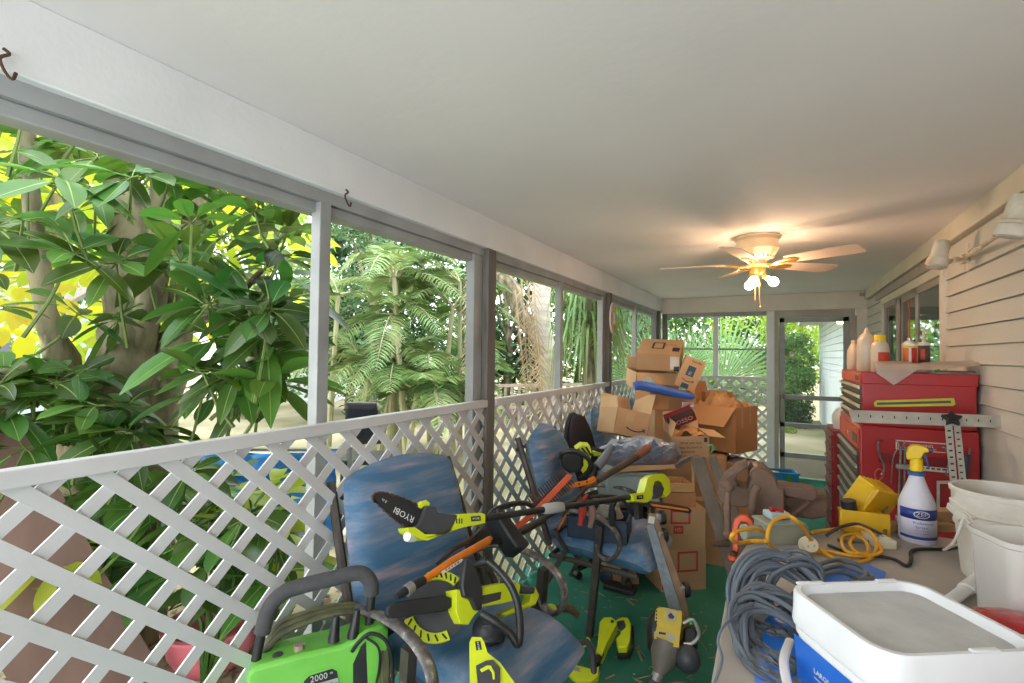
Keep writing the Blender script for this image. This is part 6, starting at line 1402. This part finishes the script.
# printed small open box in front
c = pt(691, 458.5, 3.42); R = RR(-.06, .08, -.05)
carton('small open carton with printed sentences on its front, in front of the large paper-filled one', c+R @ V((0,.12,0)), (.255, .24, .155), R, None, True, (('k', 1.25, .13), ('l', 1.9, .1), ('r', -.15, .11)), (('f','text','What you buy', .026, .5,.70,1), ('f','text','may be used in', .026, .5,.50,1), ('f','text','evidence', .026, .42,.31,1), ('f','text','thank you for recycling', .012, .5,.12,1), ('f',.86,.72,.94,.92,1)))
b = B(); b.surf(lambda u, v: c+R @ V(((u-.5)*.24, .12+(v-.5)*.22, .14+.03*sin(pi*u)+.04*noise.noise(V((u*4, v*4, 9))))), 16, 16); tag(obj('packing_paper', b, M_paper, world=True, ang=25), 'kraft paper sheet in the small printed carton', 'packing paper')
b = B(); b.tube(spline([pt(708,446,3.4), pt(712,445,3.39), pt(713.5,449,3.39), pt(711,452,3.4)], 5), .006, 7); tag(obj('green_cord_end', b, mat('mint_green_cord', (70,190,140), .5), world=True), 'mint green cord loop at the small printed carton', 'cord')
# open smile box at the left of the heap
c = pt(631, 437, 3.45); R = RR(.22, -.10, .22) 
carton('open carton with curved arrow print at the left of the heap, tilted', c+R @ V((0,.17,0)), (.255, .31, .185), R, None, True, (('l', 1.35, .08), ('r', 1.45, .15), ('k', 1.1, .13)), (('f','smile',.62,.34,.07,1), ('f',.30,.55,.52,.9,2), ('r',.40,.30,.68,.80,4), ('r',.48,.45,.58,.6,1)))
# red and black ornate box
c = pt(681, 421, 3.62); R = RR(.1, .45, -.45)
T = carton('red and black lettered box lying tilted among the cartons', c, (.20, .10, .07), R, mat('dark_red_carton', (122,34,38), .5), False, (), (('f','text','ROSSO', .05, .5,.5,4), ('r',.02,.02,.98,.98,1), ('t',.0,.0,1.,.5,1)), cat='box')
# tall smile carton leaning, flat open box, and the top box
c = pt(693, 391, 3.85); R = RR(.38, .0, .42)
carton('narrow carton with dark square print leaning at the right of the top box', c+R @ V((.0,.12,.02)), (.155, .25, .25), RR(-.30, 0, .38), None, False, (), (('f',.30,.42,.68,.74,5), ('f',.42,.46,.56,.58,4), ('f','smile',.5,.30,.045,1), ('f','text','handle', .03,.6,.9,1), ('f',.3,.02,.66,.17,5), ('r',.1,.6,.25,.95,1), ('r',.3,.7,.5,.98,4), ('r',.6,.75,.9,.98,4)))
c = pt(657, 391, 4.1); R = RR(.02, .10, .02)
carton('shallow open carton under the top box', c+R @ V((0,.16,0)), (.36, .32, .15), R, None, True, (('f', -1.2, .10), ('k', 1.5, .1)), (('k',.1,.7,.25,.9,1),))
c = pt(658, 370, 4.05); R = RR(-.42, .36, .04)
carton('topmost carton of the heap, with dark square outline on its tilted top', c+R @ V((.0,.17,.0)), (.34, .36, .145), R, None, False, (), (('t','frame',.30,.34,.60,.76,1), ('t',.80,.20,.96,.45,1), ('t','text','this side', .03,.72,.62,1), ('f',.78,.10,.98,.88,4), ('f',.86,.0,.98,.3,1), ('r',.1,.1,.2,.9,2)))
carton('carton with torn side standing between the red box and the smile carton', pt(652, 408, 3.75), (.16, .2, .16), RR(.3), M_cardd)
carton('carton right of the narrow one, behind the crumpled paper', pt(711, 407, 4.2)+V((0,.1,-.0)), (.26, .2, .13), RR(.2), M_cardd)
# blue foam pad
T = None
b = B(); P = [pt(634,386.5,3.6), pt(640,385.5,3.6), pt(655,388.5,3.63), pt(675,393,3.66), pt(690,396.5,3.68), pt(693,397,3.69)]
Q = spline(P, 5); b.tube(Q, [.02+.032*sin(pi*min(1, i/len(Q)*1.0+.12))**.5*(1-.45*i/len(Q)) for i in range(len(Q))], 12, flat=.75); tag(obj('foam_pad', b, mat('blue_foam', (66,108,186), .6, c2=(50,88,166), scale=6, bump=.3, bscale=30), world=True), 'long blue foam pad lying across the heap under the topmost carton', 'foam pad')
b = B(); b.surf(lambda u, v: pt(641+14*u, 386+3*v, 3.72)+V((0,0,.03+.05*sin(pi*u)*sin(pi*v)+.02*noise.noise(V((u*6, v*6, 3))))), 12, 10); tag(obj('plastic_wrapper', b, mat('light_blue_wrapper', (90,180,226), .35, c2=(220,200,90), scale=16, con=.4), world=True), 'light blue and yellow wrapper behind the blue foam pad', 'wrapper')
b = B(); b.surf(lambda u, v: pt(682+12*u, 402+8*v, 3.7)+CF*(.04*noise.noise(V((u*4, v*4, 1)))), 10, 10); tag(obj('paper_bag', b, mat('white_pink_bag', (222,200,200), .5, c2=(196,160,166), scale=9), world=True, solid=.002), 'crumpled whitish bag above the red and black box', 'bag')
# gray crumpled bag, white bin, wooden strips
M_gbag = mat('silver_gray_tarp', (166,170,182), .3, .1, c2=(126,130,144), scale=6, con=.7, c3=(196,198,206), bump=.3, bscale=16)
def bag(u, v):
    a = 2*pi*u; r = v; U = 640+ (44*cos(a) if cos(a) < 0 else 42*cos(a))*r; w = 454+17*sin(a)*r
    h = (1-r**2.2); n = noise.noise(V((cos(a)*r*4.2, sin(a)*r*4.2, 7)))+.5*noise.noise(V((cos(a)*r*10, sin(a)*r*10, 2)))
    return pt(U, w, 3.34)-CF*(.17*h+.07*n*(1-.5*r))+V((0,0,.045*n))+CU*(.055*h)
b = B(); b.surf(bag, 44, 20, True); tag(obj('crumpled_bag', b, M_gbag, world=True, ang=22), 'crumpled silvery gray plastic bag bulging in front of the open smile carton', 'bag')
ZB = FL+.2635+.264
o = pt(606, 503, 3.24); o.z = ZB
T = thing('storage_bin', 'pale gray-green plastic storage bin under the gray bag', 'storage bin', o)
ax = CR; ay = V((-CR.y, CR.x, 0)); b = B(); boxq(b, o, ax, ay, .36, .34, .20); obj('bin_body', b, mat('pale_gray_green_plastic', (168,180,174), .45, c2=(150,164,158), scale=5), T, world=True, bevel=.015)
b = B(); boxq(b, o+V((0,0,.20))-ax*.01-ay*.01, ax, ay, .38, .36, .02); obj('bin_lid', b, mat('pale_gray_lid', (150,158,154), .5), T, world=True, bevel=.006)
carton('closed carton on the carpet holding up the gray-green bin', o+CR*.12+ay*.20-V((0,0,o.z-FL)), (.22, .30, o.z-FL-.002), RR(0))
M_pine = mat('pine_strip', (206,160,108), .65, c2=(188,142,92), scale=4, stretch=(.5,4,4))
b = B(); b.hexa([pt(614,472.5,3.2), pt(679,468.5,3.2), pt(679,468.5,3.26), pt(614,472.5,3.26)], [pt(614,465.8,3.2), pt(679,464.5,3.2), pt(679,464.5,3.26), pt(614,465.8,3.26)]); tag(obj('wood_strip', b, M_pine, world=True, bevel=.002), 'long pale wood strip along the top of the gray-green bin', 'wood strip')
T = thing('wooden_drawer', 'small pale wooden drawer stacked right of the gray-green bin', 'drawer', pt(672, 492, 3.22))
o = pt(664, 492.5, 3.24); 
for nm, q in (('front_panel', (0,0,.20,.015,.06)), ('side_panel', (0,.0,.014,.2,.05)), ('side_panel', (.186,.0,.014,.2,.05)), ('back_panel', (0,.2,.2,.014,.05)), ('bottom_panel', (.0,.0,.2,.2,.006))):
    b = B(); boxq(b, o+ax*q[0]+ay*q[1], ax, ay, q[2], q[3], q[4]); obj(nm, b, M_pine, T, world=True, bevel=.002)
carton('low closed carton under the small wooden drawer', o+ax*.10+ay*.11-V((0,0,o.z-ZB)), (.21, .22, o.z-ZB-.002), RR(0), M_cardd)
# leaning planks between the cartons and the vise
M_plank = mat('gray_brown_plank', (106,90,78), .75, c2=(82,68,58), scale=4, stretch=(3,3,.4), bump=.25, bscale=30)
for P, th, lab in ((((690,458), (704,457), (718,500), (752,604), (736,604), (713,530)), .03, 'wide gray-brown plank leaning between printed cartons and vise'), (((708,456), (716,456), (762,570), (750,596)), .03, 'narrower brown plank leaning just right of the wide one')):
    a, c = pt(705, 450, 2.75), pt(750, 598, 2.42); pl = axis_plane(a, c); b = B(); b.slab(P, pl, th, .0 if 'wide ' in lab else .06); tag(obj('plank', b, M_plank, world=True, bevel=.003), lab, 'plank', 'planks leaning by the vise')
b = B(); b.slab([(675,466), (682,461), (690,456.5), (694,457), (688,462), (677,469)], Plane(pt(685,462,3.05), -CF), .03); tag(obj('wood_splinter', b, M_plank, world=True), 'short split gray wood piece above the wide plank', 'wood piece')
b = B(); b.hexa([pt(692,497,3.25), pt(694.5,498,3.25), pt(694.5,498,3.4), pt(692,497,3.4)], [pt(691.5,462,3.25), pt(694,462,3.25), pt(694,462,3.4), pt(691.5,462,3.4)]); tag(obj('thin_board', b, M_pine, world=True), 'thin upright board right of the wooden drawer', 'board')
# blue and green crate by the door
c = pz(780, 483, FL)
T = thing('toy_crate', 'small blue and green plastic crate on the carpet by the screen door', 'crate', c, (0,0,.25)); T.scale = (.78, .78, .78)
M_sky = mat('sky_blue_plastic', (60,150,200), .45, c2=(44,130,184), scale=8)
b = B()
for q in (((-.22,-.15,0), (.22,.15,.01)), ((-.22,-.15,0), (-.21,.15,.18)), ((.21,-.15,0), (.22,.15,.18)), ((-.22,-.15,0), (.22,-.14,.18)), ((-.22,.14,0), (.22,.15,.18)), ((-.235,-.165,.165), (.235,-.135,.19)), ((-.235,.135,.165), (.235,.165,.19)), ((-.235,-.165,.165), (-.205,.165,.19)), ((.205,-.165,.165), (.235,.165,.19))): b.bb(*q)
for k in range(10): b.bb((-.2+.042*k,-.155,.02), (-.185+.042*k,-.15,.155))
obj('crate_body', b, M_sky, T, bevel=.003)
b = B().bb((.05,-.158,.01), (.13,-.156,.15)); obj('green_panel', b, mat('grass_green_plastic', (50,140,60), .45), T)
b = B().box((-.06,-.02,.12), (.13,.16,.012), rot3(.1,.05,.3)); tag(obj('flat_card', b, M_cardi, None, loc=(c.x,c.y,c.z)), 'flat tan card lying in the blue crate', 'card')
b = B(); b.surf(lambda u, v: V((-.40+.22*u, 4.15+.14*v, FL+.712+.03*abs(noise.noise(V((u*4, v*4, 1))))-.10*max(0,.25-v))), 14, 10); tag(obj('navy_cloth', b, mat('navy_cloth', (36,44,66), .85, c2=(176,158,146), scale=6, con=.3), world=True, solid=.004), 'dark navy cloth crumpled behind the vise jaws', 'cloth')
# bits on the carpet
for i, (u, v, w_, m, nm, lab) in enumerate(((620,590,.045,M_blk,'black_sandal','black rubber piece lying behind the second chair leg'),)):
    q = pz(u, v, FL); b = B(); b.bb((q.x-.1,q.y-.05,FL), (q.x+.1,q.y+.05,FL+.03)); tag(obj('black_tray', b, m, world=True, bevel=.006), lab, 'tray')
q = pz(606, 583, FL); T = thing('small_wheel', 'small dark wheel on the carpet under the second chair', 'wheel', q)
b = B().lathe([(0,-.02), (.03,-.02), (.045,-.015), (.045,.015), (.03,.02), (0,.02)], 18, M.Translation((0,0,.045)) @ M.Rotation(pi/2, 4, 'X'), caps=False); obj('tyre', b, M_blk, T)
b = B().lathe([(0,-.023), (.02,-.023), (.02,.023), (0,.023)], 14, M.Translation((0,0,.045)) @ M.Rotation(pi/2, 4, 'X'), caps=False); obj('hub', b, M_offp, T)
rc = random.Random(8); b = B()
for k in range(150):
    q = pz(rc.uniform(540, 720), rc.uniform(560, 690), FL+.002)
    if q.x > -.2: continue
    a = rc.random()*6.28; L = rc.choice((.006,.008,.012,.03,.045)); d = V((cos(a), sin(a), 0)); s = V((-d.y, d.x, 0))*rc.choice((.0015,.003,.005)); b.add([q-d*L-s, q+d*L-s, q+d*L+s, q-d*L+s, q+V((0,0,.004))], [(0,1,4), (1,2,4), (2,3,4), (3,0,4)])
tag(obj('carpet_litter', b, mat('straw_litter', (176,158,120), .9, c2=(120,92,64), scale=3), loc=(0,0,0)), 'scattered straw and crumbs on the green carpet', 'litter', kind='stuff')
# ================================================================ light and camera
w = bpy.data.worlds.new('sky'); SC.world = w; w.use_nodes = True
bg = w.node_tree.nodes['Background']; bg.inputs['Color'].default_value = (.90, .955, 1., 1); bg.inputs['Strength'].default_value = 1.0
sd = bpy.data.lights.new('sun', 'SUN'); sd.energy = .8; sd.angle = radians(12); sd.color = (1., .95, .86)
so = bpy.data.objects.new('sun', sd); COL.objects.link(so)
so.rotation_euler = V((-.35, -.25, -1)).to_track_quat('-Z', 'Y').to_euler()
cd = bpy.data.cameras.new('camera'); co = bpy.data.objects.new('camera', cd); COL.objects.link(co)
cd.sensor_fit = 'HORIZONTAL'; cd.sensor_width = 36; cd.lens = FPX/1024*36; cd.clip_start = .02; cd.clip_end = 300
co.matrix_world = M(((CR.x, CU.x, -CF.x, 0), (CR.y, CU.y, -CF.y, 0), (CR.z, CU.z, -CF.z, HC), (0,0,0,1)))
SC.camera = co
vs = SC.view_settings; vs.view_transform = 'Standard'; vs.look = 'None'; vs.gamma = 1; vs.use_curve_mapping = False; vs.exposure = 2.38
SC.cycles.use_denoising = True
SC.cycles.max_bounces = 10; SC.cycles.diffuse_bounces = 6; SC.cycles.transparent_max_bounces = 16
SC.cycles.sample_clamp_indirect = 8
